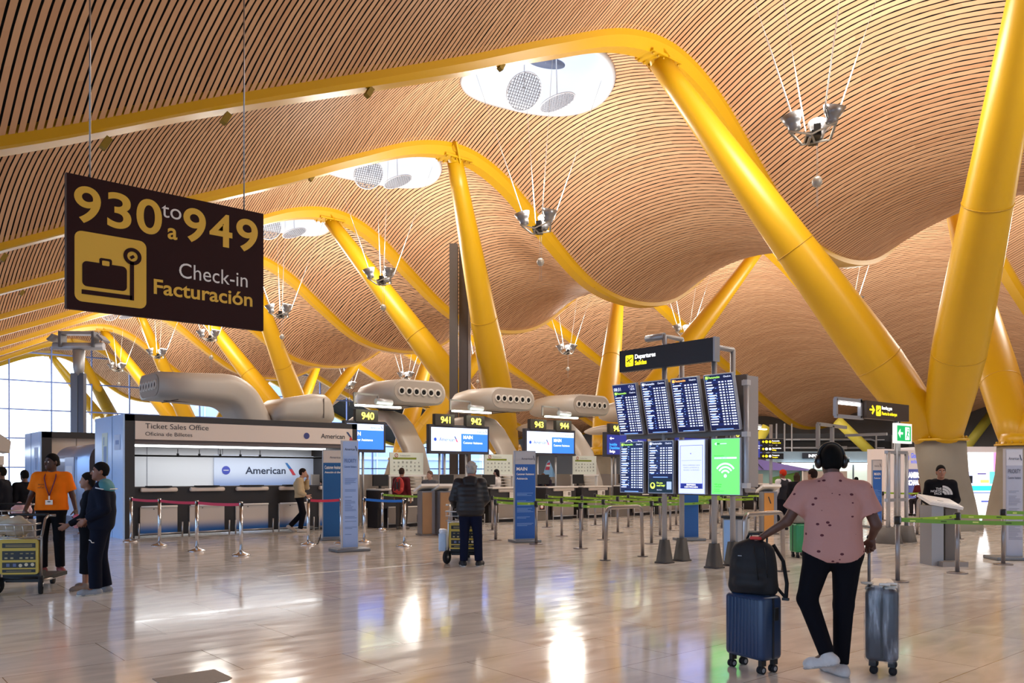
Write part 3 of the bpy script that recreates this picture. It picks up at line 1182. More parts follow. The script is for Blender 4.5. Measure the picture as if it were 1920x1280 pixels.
def leg_mesh(w, th):
    # a flat leg leaning back from the desk side up to a bend, then running away level
    pts = [(-.40, 0.0), (-.12, 1.2), (.35, 2.3), (1.0, 3.05), (1.45, 3.38), (2.0, 3.5), (3.0, 3.45), (3.7, 3.4), (3.95, 3.38)]
    ths = [.3, .3, .3, .3, .3, .34, .36, .3, .14]
    V, FC = [], []
    n = len(pts)
    prof = stadium(1.0, .3, 5)
    m = len(prof)
    for i in range(n):
        a, b = pts[max(0, i - 1)], pts[min(n - 1, i + 1)]
        d = Vector((b[0] - a[0], b[1] - a[1])).normalized()
        nx, nz = -d.y, d.x
        for (px, pz) in prof:
            V.append((px * w, pts[i][0] + nx * pz * ths[i] / .3, pts[i][1] + nz * pz * ths[i] / .3))
    for i in range(n - 1):
        for q in range(m):
            q2 = (q + 1) % m
            FC.append((i * m + q, (i + 1) * m + q, (i + 1) * m + q2, i * m + q2))
    FC.append(tuple(reversed(range((n - 1) * m, n * m))))
    return V, FC
for x, lab in ((15.0, 'above the number sign 940, with six nozzles'), (18.95, 'above the numbers 941 and 942'), (22.9, 'above the numbers 943 and 944, next to the screens'), (26.9, 'mostly hidden behind the upper flight screens')):
    outlet((x, 22.4, 0), 0, 'beige air outlet ' + lab, 'twin')
outlet((7.15, 24.07, 0), FACE_X, 'beige air outlet above the ticket office, mouth to the left', 'neck', zz=3.95, w=1.8, h=.7)

# ================================================================ CHECK-IN DESKS
YD = 20.0
PC = [11.9 + 3.97 * k for k in range(6)]
DBODY = M('2a2628', .5, name='desk_black')
DGREY = M('8d837a', .5, name='desk_panel_grey')
PAPER = M('e9e2d6', .6, name='paper')
NUMS = ['939', '940', '941', '942', '943', '944', '945', '946', '947', '948', '949', '950']
def desk(x, num, label):
    t = thing('check_in_desk', label, 'desk', (x, YD, 0), 0, 'check-in desks')
    mb = MB()
    mb.box((0, .35, .8), (1.36, .7, .5), DBODY)
    mb.box((0, .4, .3), (1.3, .55, .6), DBODY)
    mb.build('body', t)
    mb = MB()
    mb.box((.05, .33, 1.07), (1.4, .8, .05), M('cfc7be', .4), bev=.015)
    mb.box((.1, -.02, .99), (.95, .08, .1), M('b9aea4', .5), bev=.03)
    mb.build('countertop', t)
    mb = MB()
    mb.box((.1, .02, .34), (.95, .06, .46), DGREY)
    mb.tube([(-.38, -.02, .58), (.58, -.02, .58)], .02, M('d9d0c6', .4), 8)
    mb.build('front_panel', t)
    mb = MB()
    for dx in (-.45, .65):
        mb.tube([(dx, -.1, 0), (dx, -.1, .3)], .018, STEEL, 8)
    mb.tube([(-.45, -.1, .12), (.65, -.1, .12)], .018, STEEL, 8)
    mb.build('foot_rail', t)
    mb = MB()
    mb.box((.25, -.03, .88), (.36, .01, .28), PAPER)
    mb.box((.34, -.037, .85), (.12, .004, .12), M('8a8178', .6))
    for q in range(4):
        mb.box((.15, -.037, .96 - q * .05), (.14, .004, .015), M('a39a90', .6))
    mb.build('notice', t)
    mb = MB()
    mb.box((-.3, .55, 1.33), (.5, .04, .32), BLACK)
    mb.box((-.3, .57, 1.15), (.06, .05, .14), BLACK)
    mb.box((-.3, .55, 1.1), (.2, .16, .02), BLACK)
    mb.build('monitor', t)
    return t
dl = ['check-in desk beside the ticket office, below number 940', 'check-in desk below number 941, behind the older man', 'check-in desk below number 942, left of the tall blue sign reading MAIN', 'check-in desk below number 943, with the bent clerk', 'check-in desk below number 944, left of the departure screens', 'check-in desk below number 945, behind the departure screens', 'check-in desk behind the two lower flight screens', 'check-in desk behind the screen reading EMPRESA CERTIFICADA', 'check-in desk behind the green wifi screen', 'check-in desk below number 949']
i = 0
for k, c in enumerate(PC):
    for sgn in (-1, 1):
        if k == 0 and sgn < 0:
            continue
        if i < len(dl):
            desk(c + sgn * .82, NUMS[2 * k + (sgn > 0)], dl[i])
        i += 1

LEDY = M('fff04a', .5, emit=2.6, name='led_yellow')
def led_screen(col, e):
    return M(col, .3, emit=e)
SCR_PALE = led_screen('c9dbff', 1.0)
SCR_BLUE = led_screen('2f6de8', 1.0)
SCR_NAVY = led_screen('272e78', .8)
SCR_WHITE = led_screen('ffffff', 1.0)
SCR_CYAN = led_screen('3fa9ff', 1.0)
YS = 21.4
def desk_sign(k, x0, x1, nums, kind, label):
    c = PC[k]
    t = thing('desk_screen', label, 'screen', (c, YS, 0), 0, 'lit screens with desk numbers')
    mb = MB()
    xm, wd = (x0 + x1) / 2, x1 - x0
    mb.box((xm, .06, 2.61), (wd + .1, .16, .92), M('34333c', .5))
    mb.build('screen_frame', t)
    mb = MB()
    y = -.022
    z0, z1 = 2.24, 2.98
    if kind == 'main':
        xs = x0 + wd * .52 if wd > 2 else x0 + .02
        mb.plate(x0 + .02, x1 - .02, z0, z1, y, SCR_PALE)
        mb.plate(xs, x1 - .02, z0, z0 + .56, y - .003, SCR_BLUE)
        s_ = mb.build('display', t)
        mb = MB()
        yy = y - .006
        NV = led_screen('2b3f8a', .5)
        RD = led_screen('e0506a', .8)
        if wd > 2:
            mb.disc(x0 + .17, z0 + .36, .055, yy, led_screen('2f4fc0', .6))
            mb.text('American', x0 + .32, z0 + .31, .115, yy, NV, sx=.95)
            mb.add([(x0 + .90, yy - .004, z0 + .47), (x0 + .94, yy - .004, z0 + .47), (x0 + 1.0, yy - .004, z0 + .38), (x0 + .96, yy - .004, z0 + .37)], [(0, 1, 2, 3)], NV)
            mb.add([(x0 + .96, yy - .004, z0 + .37), (x0 + 1.0, yy - .004, z0 + .38), (x0 + 1.06, yy - .004, z0 + .28), (x0 + .99, yy - .004, z0 + .29)], [(0, 1, 2, 3)], RD)
        mb.text('American', x1 - .14, z0 + .61, .06, yy, NV, align='RIGHT')
        mb.add([(x1 - .12, yy - .003, z0 + .7), (x1 - .10, yy - .003, z0 + .7), (x1 - .05, yy - .003, z0 + .6), (x1 - .07, yy - .003, z0 + .6)], [(0, 1, 2, 3)], NV)
        mb.text('MAIN', xs + .08, z0 + .40, .11, yy, SCR_WHITE, bold=.02)
        mb.text('Customer Assistance', xs + .08, z0 + .24, .075, yy, SCR_WHITE, sx=.85)
        mb.build('lettering', s_)
    else:
        mb.plate(x0 + .02, x1 - .02, z0, z1, y, SCR_NAVY)
        s_ = mb.build('display', t)
        mb = MB()
        yy = y - .005
        mb.box((x0 + .3, yy, z0 + .6), (.2, .003, .03), SCR_WHITE)
        mb.add([(x0 + .16, yy - .003, z0 + .6), (x0 + .25, yy - .003, z0 + .66), (x0 + .25, yy - .003, z0 + .54)], [(0, 1, 2)], SCR_WHITE)
        mb.text('Invisible', x0 + .16, z0 + .33, .1, yy, SCR_CYAN, bold=.01, sx=.9)
        mb.text('Disabilities', x0 + .16, z0 + .2, .1, yy, SCR_CYAN, bold=.01, sx=.9)
        mb.text('Badge', x0 + .16, z0 + .07, .1, yy, SCR_WHITE, bold=.01, sx=.9)
        mb.arc(x0 + 1.25, z0 + .36, .2, .23, 0, 360, yy, SCR_WHITE, 30)
        mb.arc(x0 + 1.25, z0 + .32, .0, .12, 0, 360, yy, SCR_WHITE, 16)
        mb.text('Distintivo', x0 + 1.75, z0 + .5, .06, yy, SCR_WHITE)
        mb.text('Discapacidades', x0 + 1.75, z0 + .4, .06, yy, SCR_WHITE)
        mb.build('lettering', s_)
    for (xx, num) in nums:
        mb = MB()
        mb.box((xx, .02, 3.22), (.74, .16, .36), M('37312a', .5))
        nb = mb.build('number_box', t)
        mb = MB()
        mb.text(num, xx + .02, 3.12, .2, -.065, LEDY, align='CENTER', bold=.018)
        mb.build('number', nb)
    mb = MB()
    for xx in (x0 + .42, x0 + .62, x1 - .8):
        mb = MB()
        mb.tube([(xx, .1, 0), (xx, .1, 2.2)], .035, ALU, 10)
        mb.build('post', t)
    mb = MB()
    mb.bar((xm - .3, .1, 3.55), (xm - .3, .1, 3.9), .05, .05, GREY)
    mb.bar((xm + .5, .1, 3.5), (xm + .5, .1, 3.85), .05, .05, GREY)
    mb.bar((xm - .3, .1, 3.88), (xm + .5, .1, 3.86), .05, .05, GREY)
    mb.tube([(xm + .3, -.1, 3.66), (xm + .85, -.1, 3.64)], .09, ALU, 10)
    mb.build('bracket', t)
    mb = MB()
    mb.box((xm + .3, -.25, 3.5), (1.5, .14, .05), M('f4ffe9', .5, emit=5.0, name='tube_light'))
    mb.build('light_tube', t)
    return t
desk_sign(0, -.12, 1.15, [(.55, '940')], 'main', 'lit blue screen below number 940, cut off by the ticket office')
desk_sign(1, -1.14, 1.14, [(-.62, '941'), (.6, '942')], 'main', 'lit screen reading MAIN below numbers 941 and 942')
desk_sign(2, -1.14, 1.14, [(-.62, '943'), (.6, '944')], 'main', 'lit screen reading MAIN below numbers 943 and 944')
desk_sign(3, -1.14, 1.14, [(-.62, '945'), (.6, '946')], 'badge', 'dark blue screen with a white arrow below number 945')
desk_sign(4, -1.14, 1.14, [(-.42, '947')], 'badge', 'dark screen below number 947, behind the flight screens')
desk_sign(5, -1.14, 1.14, [(-.92, '949')], 'badge', 'dark screen below number 949, right of the flight screens')

# frosted panels with baggage pictograms
FROST = M('dfe7dc', .4, name='frosted_panel')
GREEN = M('7d8c22', .5, name='olive_green')
for q, (x, lab) in enumerate(((14.0, 'above the traveller with the red backpack'), (17.65, 'left of the tall blue MAIN sign'), (21.75, 'below number 944'), (25.7, 'behind the flight screens'))):
    t = thing('rules_panel', 'pale panel of baggage pictograms with a green bar, ' + lab, 'information panel', (x, 21.62, 0), 0, 'baggage rule panels behind the desks')
    mb = MB()
    mb.box((0, 0, 1.83), (1.22, .03, .68), FROST)
    mb.plate(-.5, .35, 1.96, 2.02, -.016, GREEN)
    rr = random.Random(q)
    for i in range(7):
        for j in range(3):
            mb.plate(-.48 + i * .15, -.48 + i * .15 + rr.uniform(.03, .07), 1.60 + j * .12, 1.60 + j * .12 + rr.uniform(.03, .07), -.016, M('9ba39b', .6))
    mb.arc(-.38, 2.08, .045, .065, 0, 360, -.017, M('a53a30', .5), 16)
    mb.bar((-.42, -.018, 2.04), (-.34, -.018, 2.12), .012, .002, M('a53a30', .5), up=(0, 1, 0))
    mb.text('Prohibited items', -.25, 2.06, .04, -.016, M('8d948d', .6))
    mb.build('panel', t)
    mb = MB()
    mb.box((0, 0, 1.46), (1.36, .14, .05), WHITE)
    for dx in (-.62, .62):
        mb.box((dx, 0, .73), (.06, .1, 1.46), WHITE)
    for z in (1.15, 1.25, 1.35):
        mb.box((.3, .05, z), (.5, .04, .03), M('cfcac2', .5))
    mb.build('stand', t)
# grey rear wall behind the clerks
mb = MB()
for c in PC[0:6]:
    mb.box((c + 1.2, 22.6, .75), (3.6, .1, 1.5), M('9a8f86', .6))
struct(mb.build('wall_back'), 'low beige wall behind the check-in clerks')
# baggage weighing boxes between the desk pairs
for q in range(4):
    x = PC[q] + 1.98
    t = thing('baggage_scale', ['grey baggage scale below the traveller with the red backpack', 'grey baggage scale with a round warning sign, beside the blue MAIN sign', 'grey baggage scale right of desk 944', 'grey baggage scale behind the lower flight screens'][q], 'baggage scale', (x, YD, 0), 0, 'baggage scales between the desks')
    mb = MB()
    mb.box((0, .4, .15), (.72, 1.2, .3), M('6f675f', .6))
    mb.build('belt', t)
    mb = MB()
    mb.box((0, -.1, .46), (.74, .25, .3), M('8f867d', .5), bev=.03)
    mb.plate(.0, .22, .36, .56, -.226, BLACK)
    mb.disc(.1, .46, .075, -.23, WHITE)
    mb.arc(.1, .46, .055, .075, 0, 360, -.233, M('b23a30', .5), 16)
    mb.build('front', t)
# ================================================================ SIGNS AND SCREENS
SY = M('f2c142', .5, name='sign_yellow')
SB = M('341b1a', .6, name='sign_brown', spec=.15)
SW = M('f4f0ea', .5, name='sign_white')
t = thing('hanging_sign', 'large dark brown hanging sign reading 930 to 949 Check-in', 'sign', (1.95, 9.23, 3.2))
mb = MB()
mb.box((1.03, .03, .68), (2.06, .06, 1.36), SB)
mb.box((-.004, .03, .68), (.008, .064, 1.36), M('4b3f3c', .5))
mb.build('board', t)
mb = MB()
for ch, xa, xb in (('9', .065, .315), ('3', .375, .61), ('0', .66, .92), ('9', 1.145, 1.39), ('4', 1.43, 1.69), ('9', 1.735, 1.99)):
    _, _, fa, fb = font(ch, .018)
    mb.text(ch, xa, .90, .355, -.001, SY, bold=.018, sx=(xb - xa) / ((fb - fa) * .355 / .7))
mb.text('to', 1.02, 1.10, .17, -.001, SW, align='CENTER', sx=1.0)
mb.text('a', 1.03, .88, .17, -.001, SY, align='CENTER', bold=.02)
mb.text('Check-in', 1.10, .475, .165, -.001, SW, sx=.92)
mb.text('Facturación', .835, .265, .155, -.001, SY, bold=.02, sx=1.07)
mb.build('lettering', t)
mb = MB()
mb.prism(rrect(.07, .76, .085, .80, .07), -.004, -.001, SY)
mb.prism(rrect(.14, .565, .245, .50, .045), -.008, -.004, SB)
mb.prism(rrect(.30, .42, .49, .555, .02), -.008, -.004, SB)
mb.prism(rrect(.325, .395, .48, .53, .01), -.010, -.006, SY)
mb.arc(.62, .62, .052, .09, 0, 360, -.005, SB, 28, t=.004)
mb.bar((.60, -.009, .60), (.635, -.009, .625), .03, .003, SB, up=(0, 1, 0))
mb.box((.615, -.007, .36), (.04, .004, .40), SB)
mb.box((.375, -.007, .185), (.48, .004, .045), SB)
mb.build('pictogram', t)
mb = MB()
for xx in (.22, 1.84):
    X_, Y_ = 1.95 + xx, 9.23
    mb.tube([(xx, .03, 1.36), (xx, .03, zc(X_, Y_, 9.58) - 3.2 + .05)], .009, STEEL, 6)
mb.build('hanger', t)

# ---- departures stand
POSTM = M('a7a6a8', .4, .5, name='post_alu')
t = thing('screen_stand', 'grey post stand that carries the departure screens', 'stand', (11.2, 8.7, 0), FACE_X)
def stl(X, Y, z=0):             # world to this stand's frame
    return Vector((-(Y - 8.7), X - 11.2, z))
for (X, Y) in ((11.2, 9.2), (11.24, 8.2), (11.72, 9.24), (11.75, 8.2)):
    p = stl(X, Y)
    mb = MB()
    top = 3.42 if X < 11.5 else 3.9 - (.3 if Y < 9 else 0)
    mb.tube([p, p + Vector((0, 0, top))], .045, POSTM, 12)
    po = mb.build('post', t)
    mb = MB()
    mb.lathe([(.17, 0), (.17, .02), (.145, .03), (.085, .40)], M('4b4744', .7), 4, Matrix.Translation(p) @ Matrix.Rotation(math.pi / 4, 4, 'Z'))
    mb.build('foot', po)
mb = MB()
for a, b, z in (((11.2, 9.2), (11.72, 9.24), 3.9), ((11.24, 8.2), (11.75, 8.2), 3.6)):
    mb = MB()
    mb.tube([stl(*a, 3.3), stl(*a, z), stl(*b, z)], .045, POSTM, 10)
    if z > 3.8:
        mb.tube([stl(11.2, 9.2, 3.9), stl(11.2, 9.6, 3.9)], .06, POSTM, 10)
    mb.build('crossbar', t)
mb = MB()
GP = M('77706c', .55, name='rear_panel_grey')
mb.box(stl(11.2, 8.8, 2.62), (2.5, .05, .95), GP)
mb.box(stl(11.2, 8.8, 1.64), (2.5, .05, .92), M('5c5452', .55))
mb.box(stl(11.33, 7.56, 2.2), (.05, .3, 1.75), M('a39c98', .5))
mb.build('rear_panel', t)
mb = MB()
mb.tube([stl(11.3, 7.5, 1.28), stl(11.12, 7.5, 1.28), stl(11.1, 7.5, 1.35), stl(11.1, 7.5, 3.0)], .045, POSTM, 10)
for z in (1.35, 2.15, 2.95):
    mb.box(stl(11.1, 7.5, z), (.1, .1, .08), M('c9c6c4', .4))
mb.build('side_pipe', t)

t = thing('departures_sign', 'long black sign reading Departures above the flight screens', 'sign', (11.1, 9.13, 3.355), FACE_X)
mb = MB()
mb.box((0, .06, .19), (2.04, .12, .38), M('1e1c22', .45, name='sign_black'))
mb.box((1.03, .06, .19), (.03, .14, .4), POSTM)
mb.build('board', t)
LY = M('ffe21a', .5, emit=1.1, name='lit_yellow')
LW = M('ffffff', .5, emit=1.0, name='lit_white')
def plane_icon(mb, x, z, s, y, dark):
    mb.prism(rrect(x, x + s, z, z + s * 1.1, s * .12), y - .003, y, LY)
    c = s / 100
    for (a, b, wd) in (((20, 45), (85, 80), 10), ((45, 58), (62, 32), 8), ((40, 57), (28, 88), 8), ((20, 45), (22, 62), 6)):
        mb.bar((x + a[0] * c, y - .005, z + a[1] * c), (x + b[0] * c, y - .005, z + b[1] * c), wd * c, .003, dark, up=(0, 1, 0))
    mb.box((x + s * .3, y - .005, z + s * .12), (s * .35, .003, s * .05), dark)
mb = MB()
plane_icon(mb, -.87, .085, .18, -.001, DARK)
mb.text('Departures', -.65, .205, .075, -.001, LW, bold=.03, sx=.95)
mb.text('Salidas', -.65, .095, .075, -.001, LY, bold=.03, sx=.95)
mb.build('lettering', t)

NAVY = M('0a1440', .25, emit=.5, name='flight_navy')
NAVY2 = M('101e5c', .25, emit=.5, name='flight_blue')
ROWW = M('dfe8ff', .4, emit=.8, name='flight_white')
ROWB = M('7da8ff', .4, emit=1.0, name='flight_pale_blue')
HGRN = M('a8e860', .4, emit=1.0, name='flight_green')
HORG = M('ffb45a', .4, emit=1.0, name='flight_orange')
FRM = M('c4c8d0', .35, .4, name='screen_edge')
def flight_screen(Yc, zlo, zhi, xlo, xhi, style, label, head=HGRN, seed=0):
    H = math.hypot(zhi - zlo, xhi - xlo)
    tilt = math.atan2(xlo - xhi, zhi - zlo)
    t = thing('flight_screen', label, 'screen', (xlo, Yc, zlo), FACE_X, 'screens on the departures stand')
    X = Matrix.Rotation(tilt, 4, 'X')
    W = .545
    mb = MB()
    mb.box((0, .045, H / 2), (W, .07, H), FRM)
    if tilt > .05:
        mb.bar((0, .05, H * .4), (0, .17, H * .45), .12, .12, BLACK)
    else:
        mb.bar((0, .05, H * .5), (0, .18, H * .5), .12, .12, BLACK)
    mb.build('casing', t, X)
    mb = MB()
    rr = random.Random(seed)
    x0, x1 = -W / 2 + .015, W / 2 - .015
    y = .009
    if style in ('flights', 'clock', 'short'):
        mb.plate(x0, x1, .012, H - .012, y, NAVY)
        top = H - .02
        if style == 'clock':
            mb.plate(x0, x1, top - .10, top, y - .002, NAVY2)
            mb.text('08:31', x0 + .02, top - .09, .055, y - .004, ROWW, bold=.01)
            mb.text('17-24', x1 - .03, top - .05, .04, y - .004, ROWW, align='RIGHT')
            mb.text('18.05', x1 - .02, top - .095, .035, y - .004, ROWW, align='RIGHT')
            top -= .11
        hc = head
        mb.plate(x0 + .02, x0 + .07, top - .05, top - .005, y - .003, hc)
        mb.text('Facturación', x0 + .085, top - .043, .033, y - .003, hc, bold=.02, sx=.95)
        mb.text('Check-in', x1 - .02, top - .04, .026, y - .003, ROWW, align='RIGHT', bold=.01)
        mb.plate(x0 + .02, x0 + .05, top - .075, top - .066, y - .003, ROWB)
        mb.plate(x0 + .17, x0 + .21, top - .075, top - .066, y - .003, ROWB)
        z = top - .085
        bot = .05 if style != 'short' else .30
        i = 0
        while z - .04 > bot:
            if i % 2 == 0:
                mb.plate(x0, x1, z - .042, z - .002, y - .0015, NAVY2)
            wd = rr.uniform(.09, .17)
            mb.plate(x0 + .02, x0 + .02 + wd, z - .026, z - .010, y - .003, ROWW)
            if rr.random() < .5:
                mb.plate(x0 + .05, x0 + .05 + wd * .6, z - .040, z - .030, y - .003, ROWB)
                mb.plate(x0 + .18, x0 + .20, z - .036, z - .026, y - .003, ROWB)
            for q, xx in enumerate((.27, .33, .395, .44, .485)):
                mb.plate(x0 + xx - .015, x0 + xx + (.02 if q != 2 else .002), z - .032, z - .012, y - .003, ROWW)
            z -= .042
            i += 1
        mb.plate(x0 + .1, x1 - .1, bot - .03, bot - .02, y - .003, ROWB)
        if style == 'short':
            mb.plate(x0, x1, .015, .25, y - .002, M('0c2a3a', .3, emit=.3))
            g = M('d6f25a', .4, emit=1.0)
            mb.arc(x0 + .09, .13, .0, .055, 0, 360, y - .004, g, 18)
            mb.arc(x0 + .09, .14, .0, .03, 0, 360, y - .007, M('0c2a3a', .3), 14)
            mb.text('Do you', x0 + .18, .165, .03, y - .004, g, bold=.02)
            mb.text('need help?', x0 + .18, .12, .03, y - .004, g, bold=.02)
            mb.text('Ask here', x0 + .18, .05, .022, y - .004, ROWW)
            mb.plate(x1 - .12, x1 - .02, .07, .2, y - .004, M('9fb4ee', .4, emit=.8))
    elif style == 'certified':
        L1 = M('b4bcff', .3, emit=1.0, name='lavender_screen')
        IB = M('22308c', .4, emit=.5)
        LV = M('6f7cd0', .4, emit=.4)
        mb.plate(x0, x1, .012, H - .012, y, L1)
        for (a, b, c, d) in ((x0 + .03, x1 - .03, .09, .096), (x0 + .03, x1 - .03, H - .10, H - .094), (x0 + .03, x0 + .036, .09, H - .094), (x1 - .036, x1 - .03, .09, H - .094)):
            mb.plate(a, b, c, d, y - .002, IB)
        mb.plate(x0 + .06, x1 - .06, H - .345, H - .341, y - .002, LV)
        for i, s in enumerate(('POR SU COMPROMISO CON EL', 'PLANETA, LAS PERSONAS, EL', 'PROGRESO Y SU PROPOSITO')):
            mb.text(s, 0, H - .43 - i * .04, .018, y - .002, LV, align='CENTER', sx=.95)
        mb.plate(-.02, -.008, H - .24, H - .22, y - .002, IB)
        mb.plate(x0 + .04, x1 - .04, .095, .175, y - .003, IB)
        mb.text('EMPRESA', 0, .142, .024, y - .006, LW, align='CENTER', bold=.02, sx=1.4)
        mb.text('CERTIFICADA', 0, .105, .024, y - .006, LW, align='CENTER', bold=.02, sx=1.3)
    elif style == 'wifi':
        G = M('5fe860', .3, emit=1.0, name='green_screen')
        WB = M('c8f4ff', .3, emit=1.0, name='wifi_white')
        DG = M('17902f', .4, emit=.3)
        mb.plate(x0, x1, .012, H - .012, y, G)
        for r in (.07, .125, .18):
            mb.arc(0, .30, r, r + .028, 35, 145, y - .002, WB, 18)
        mb.arc(0, .30, 0, .028, 0, 360, y - .002, WB, 16)
        mb.text('Red aeropuerto', x0 + .05, H - .285, .02, y - .002, DG, bold=.01)
        mb.plate(x0 + .05, x1 - .05, H - .325, H - .298, y - .002, WB)
        mb.text('AIRPORT FREE WIFI', x0 + .055, H - .321, .02, y - .005, G, bold=.01, sx=.95)
        mb.add([(x0 + .05, y - .003, H - .085), (x0 + .09, y - .003, H - .06), (x0 + .09, y - .003, H - .11)], [(0, 1, 2)], WB)
        mb.plate(x0 + .10, x0 + .15, H - .095, H - .075, y - .002, DG)
        mb.plate(x0 + .16, x0 + .28, H - .09, H - .08, y - .002, WB)
        mb.text('WiFi gratis', x0 + .05, .155, .022, y - .002, DG, bold=.01)
        mb.text('e ilimitado', x0 + .05, .12, .022, y - .002, DG, bold=.01)
        mb.text('Free and', x0 + .05, .08, .02, y - .002, DG)
        mb.text('unlimited Wi-Fi', x0 + .05, .05, .02, y - .002, DG)
    mb.build('display', t, X)
COLY = (9.78, 9.13, 8.48, 7.82)
ups = [('clock', HGRN, 'tilted upper flight screen with the clock, first from the wooden kiosks'), ('flights', ROWW, 'tilted upper flight screen with white heading, second in the row'), ('flights', HORG, 'tilted upper flight screen with orange heading'), ('flights', HGRN, 'tilted upper flight screen above the green wifi screen')]
for i, (st, hc, lab) in enumerate(ups):
    flight_screen(COLY[i], 2.215, 3.09, 11.0, 10.79, st, lab, hc, i)
los = [('flights', HGRN, 'upright lower flight screen filled with rows, left end of the lower row'), ('short', ROWW, 'upright lower flight screen with a dark help notice at its foot'), ('certified', None, 'lavender screen reading EMPRESA CERTIFICADA'), ('wifi', None, 'bright green screen with a white wifi symbol')]
for i, (st, hc, lab) in enumerate(los):
    flight_screen(COLY[i], 1.20, 2.095, 11.0, 11.0, st, lab, hc, 10 + i)

# ---- standing totems
def totem(p, rz, h, col, head, title, label, wd=.5, ink='9db6e0', side='9ea0a6', base=.62, titlecol=None):
    t = thing('sign_totem', label, 'sign', p, rz)
    mb = MB()
    mb.box((0, .05, .03), (base, .5, .06), M('6f7277', .4, .3), bev=.015)
    mb.build('base', t)
    mb = MB()
    mb.box((0, .05, h / 2 + .03), (wd, .09, h - .06), M(side, .4, .2))
    mb.build('body', t)
    mb = MB()
    y = .003
    mb.plate(-wd / 2 + .01, wd / 2 - .01, .08, h - .30, y, M(col, .4))
    mb.plate(-wd / 2 + .01, wd / 2 - .01, h - .30, h - .02, y, M(head, .4))
    mb.build('panel', t)
    mb = MB()
    ik = M(ink, .5)
    y = .0
    mb.fit('American', wd / 2 - .07, h - .2, .05, y, M('3a4258', .5), wd - .12, align='RIGHT')
    mb.add([(wd / 2 - .065, y - .004, h - .11), (wd / 2 - .05, y - .004, h - .11), (wd / 2 - .02, y - .004, h - .21), (wd / 2 - .035, y - .004, h - .21)], [(0, 1, 2, 3)], M('3a4258', .5))
    lines = title if isinstance(title, tuple) else (title,)
    z = h - .44
    for i, s in enumerate(lines):
        mb.fit(s, -wd / 2 + .04, z, .075 if i == 0 else .045, y, titlecol or ik, wd - .08, bold=.015)
        z -= .1
    rr = random.Random(len(label))
    z -= .12
    while z > .35:
        if rr.random() < .25:
            z -= rr.choice((.04, .09))
        mb.plate(-wd / 2 + .05, -wd / 2 + .05 + rr.uniform(.35, .8) * wd, z, z + .009, y, ik)
        z -= .026
    mb.build('lettering', t)
    return t
totem(floor_at(985, 1016), -.35, 2.04, '1b57a8', 'a9abb4', ('MAIN', 'Customer Assistance', 'Asistencia'), 'tall blue sign reading MAIN with grey head, behind the green belts', ink='7fa4dc', titlecol=SW)
totem(floor_at(626, 1012), -.3, 2.08, '12568f', 'cfc3b8', ('Customer Assistance', 'Atención al cliente'), 'tall blue sign reading Customer Assistance, behind the pale blue one', ink='12568f', titlecol=SW)
totem(floor_at(657, 1033), -.15, 2.19, '9db8ea', 'a5bdea', ('PRIORITY', 'Customer Assistance'), 'tall pale blue sign reading PRIORITY with small print', wd=.33, ink='5f7cb4', side='cfc6c0', base=.7)
totem(floor_at(1294, 1013), -.5, 2.0, '15559a', 'a9abb4', ('MAIN',), 'tall plain blue sign behind the departure screens', ink='15559a', wd=.42, titlecol=M('15559a', .4))
totem(floor_at(1645, 989), -.75, 1.92, '2a62b4', 'd8d2d2', ('MAIN', 'Customer'), 'slim blue sign with white head beside the grey post cluster', wd=.26, ink='6f97d4', titlecol=SW)
totem(floor_at(1902, 1049), -.75, 1.98, 'b4b6c6', 'd5d3da', ('PRIORITY', 'Customer Assistance'), 'grey sign reading PRIORITY at the right edge', wd=.30, ink='8a8c9c', side='b9b4b8', base=.8, titlecol=M('6a6c7c', .5))

# ---- boarding gate sign on its post cluster
t = thing('gate_sign', 'dark brown boarding gate sign on grey posts, beside the large column', 'sign', (18.1, 8.53, 0))
for (x, y) in ((-.15, 0), (.22, .0), (.55, .1), (.72, 0)):
    mb = MB()
    mb.tube([(x, y, .2), (x, y, 2.0 if x in (-.15, .72) else 2.75)], .045, POSTM, 10)
    po = mb.build('post', t)
for x in (-.05, .64):
    mb = MB()
    mb.lathe([(.30, 0), (.22, .36)], M('6e6862', .7), 4, Matrix.Translation((x, .03, 0)) @ Matrix.Rotation(math.pi / 4, 4, 'Z'))
    mb.build('foot', t)
mb = MB()
for z in (.95, 2.0):
    mb = MB()
    mb.box((.28, .02, z), (.95, .08, .07), POSTM)
    mb.build('cross_piece', t)
mb = MB()
mb.box((-.28, .0, 2.88), (1.95, .14, .37), M('3a2a1e', .5))
b_ = mb.build('board', t)
mb = MB()
y = -.072
mb.box((-1.05, y, 2.88), (.14, .004, .035), LY)
mb.add([(-1.0, y - .003, 2.98), (-.90, y - .003, 2.88), (-1.0, y - .003, 2.78), (-1.04, y - .003, 2.81), (-.97, y - .003, 2.88), (-1.04, y - .003, 2.95)], [(0, 1, 4, 5), (1, 2, 3, 4)], LY)
plane_icon(mb, -.84, 2.76, .2, y, DARK)
mb.text('Boarding gate', -.59, 2.91, .07, y, LW, bold=.02, sx=.85)
mb.text('Puerta de embarque', -.59, 2.79, .07, y, LY, bold=.02, sx=.85)
mb.build('lettering', b_)
mb = MB()
for (a, b) in (((-2.3, 2.7), (-2.3, 3.05)), ((-2.3, 3.05), (-1.26, 3.05)), ((-2.3, 2.7), (-1.2, 2.7)), ((-1.3, 2.7), (-1.3, 3.1))):
    mb.bar((a[0], .05, a[1]), (b[0], .05, b[1]), .07, .07, POSTM)
mb.box((-1.75, .05, 2.97), (.85, .05, .05), M('ffffff', .5, emit=3.0))
mb.build('side_frame', t)
mb = MB()
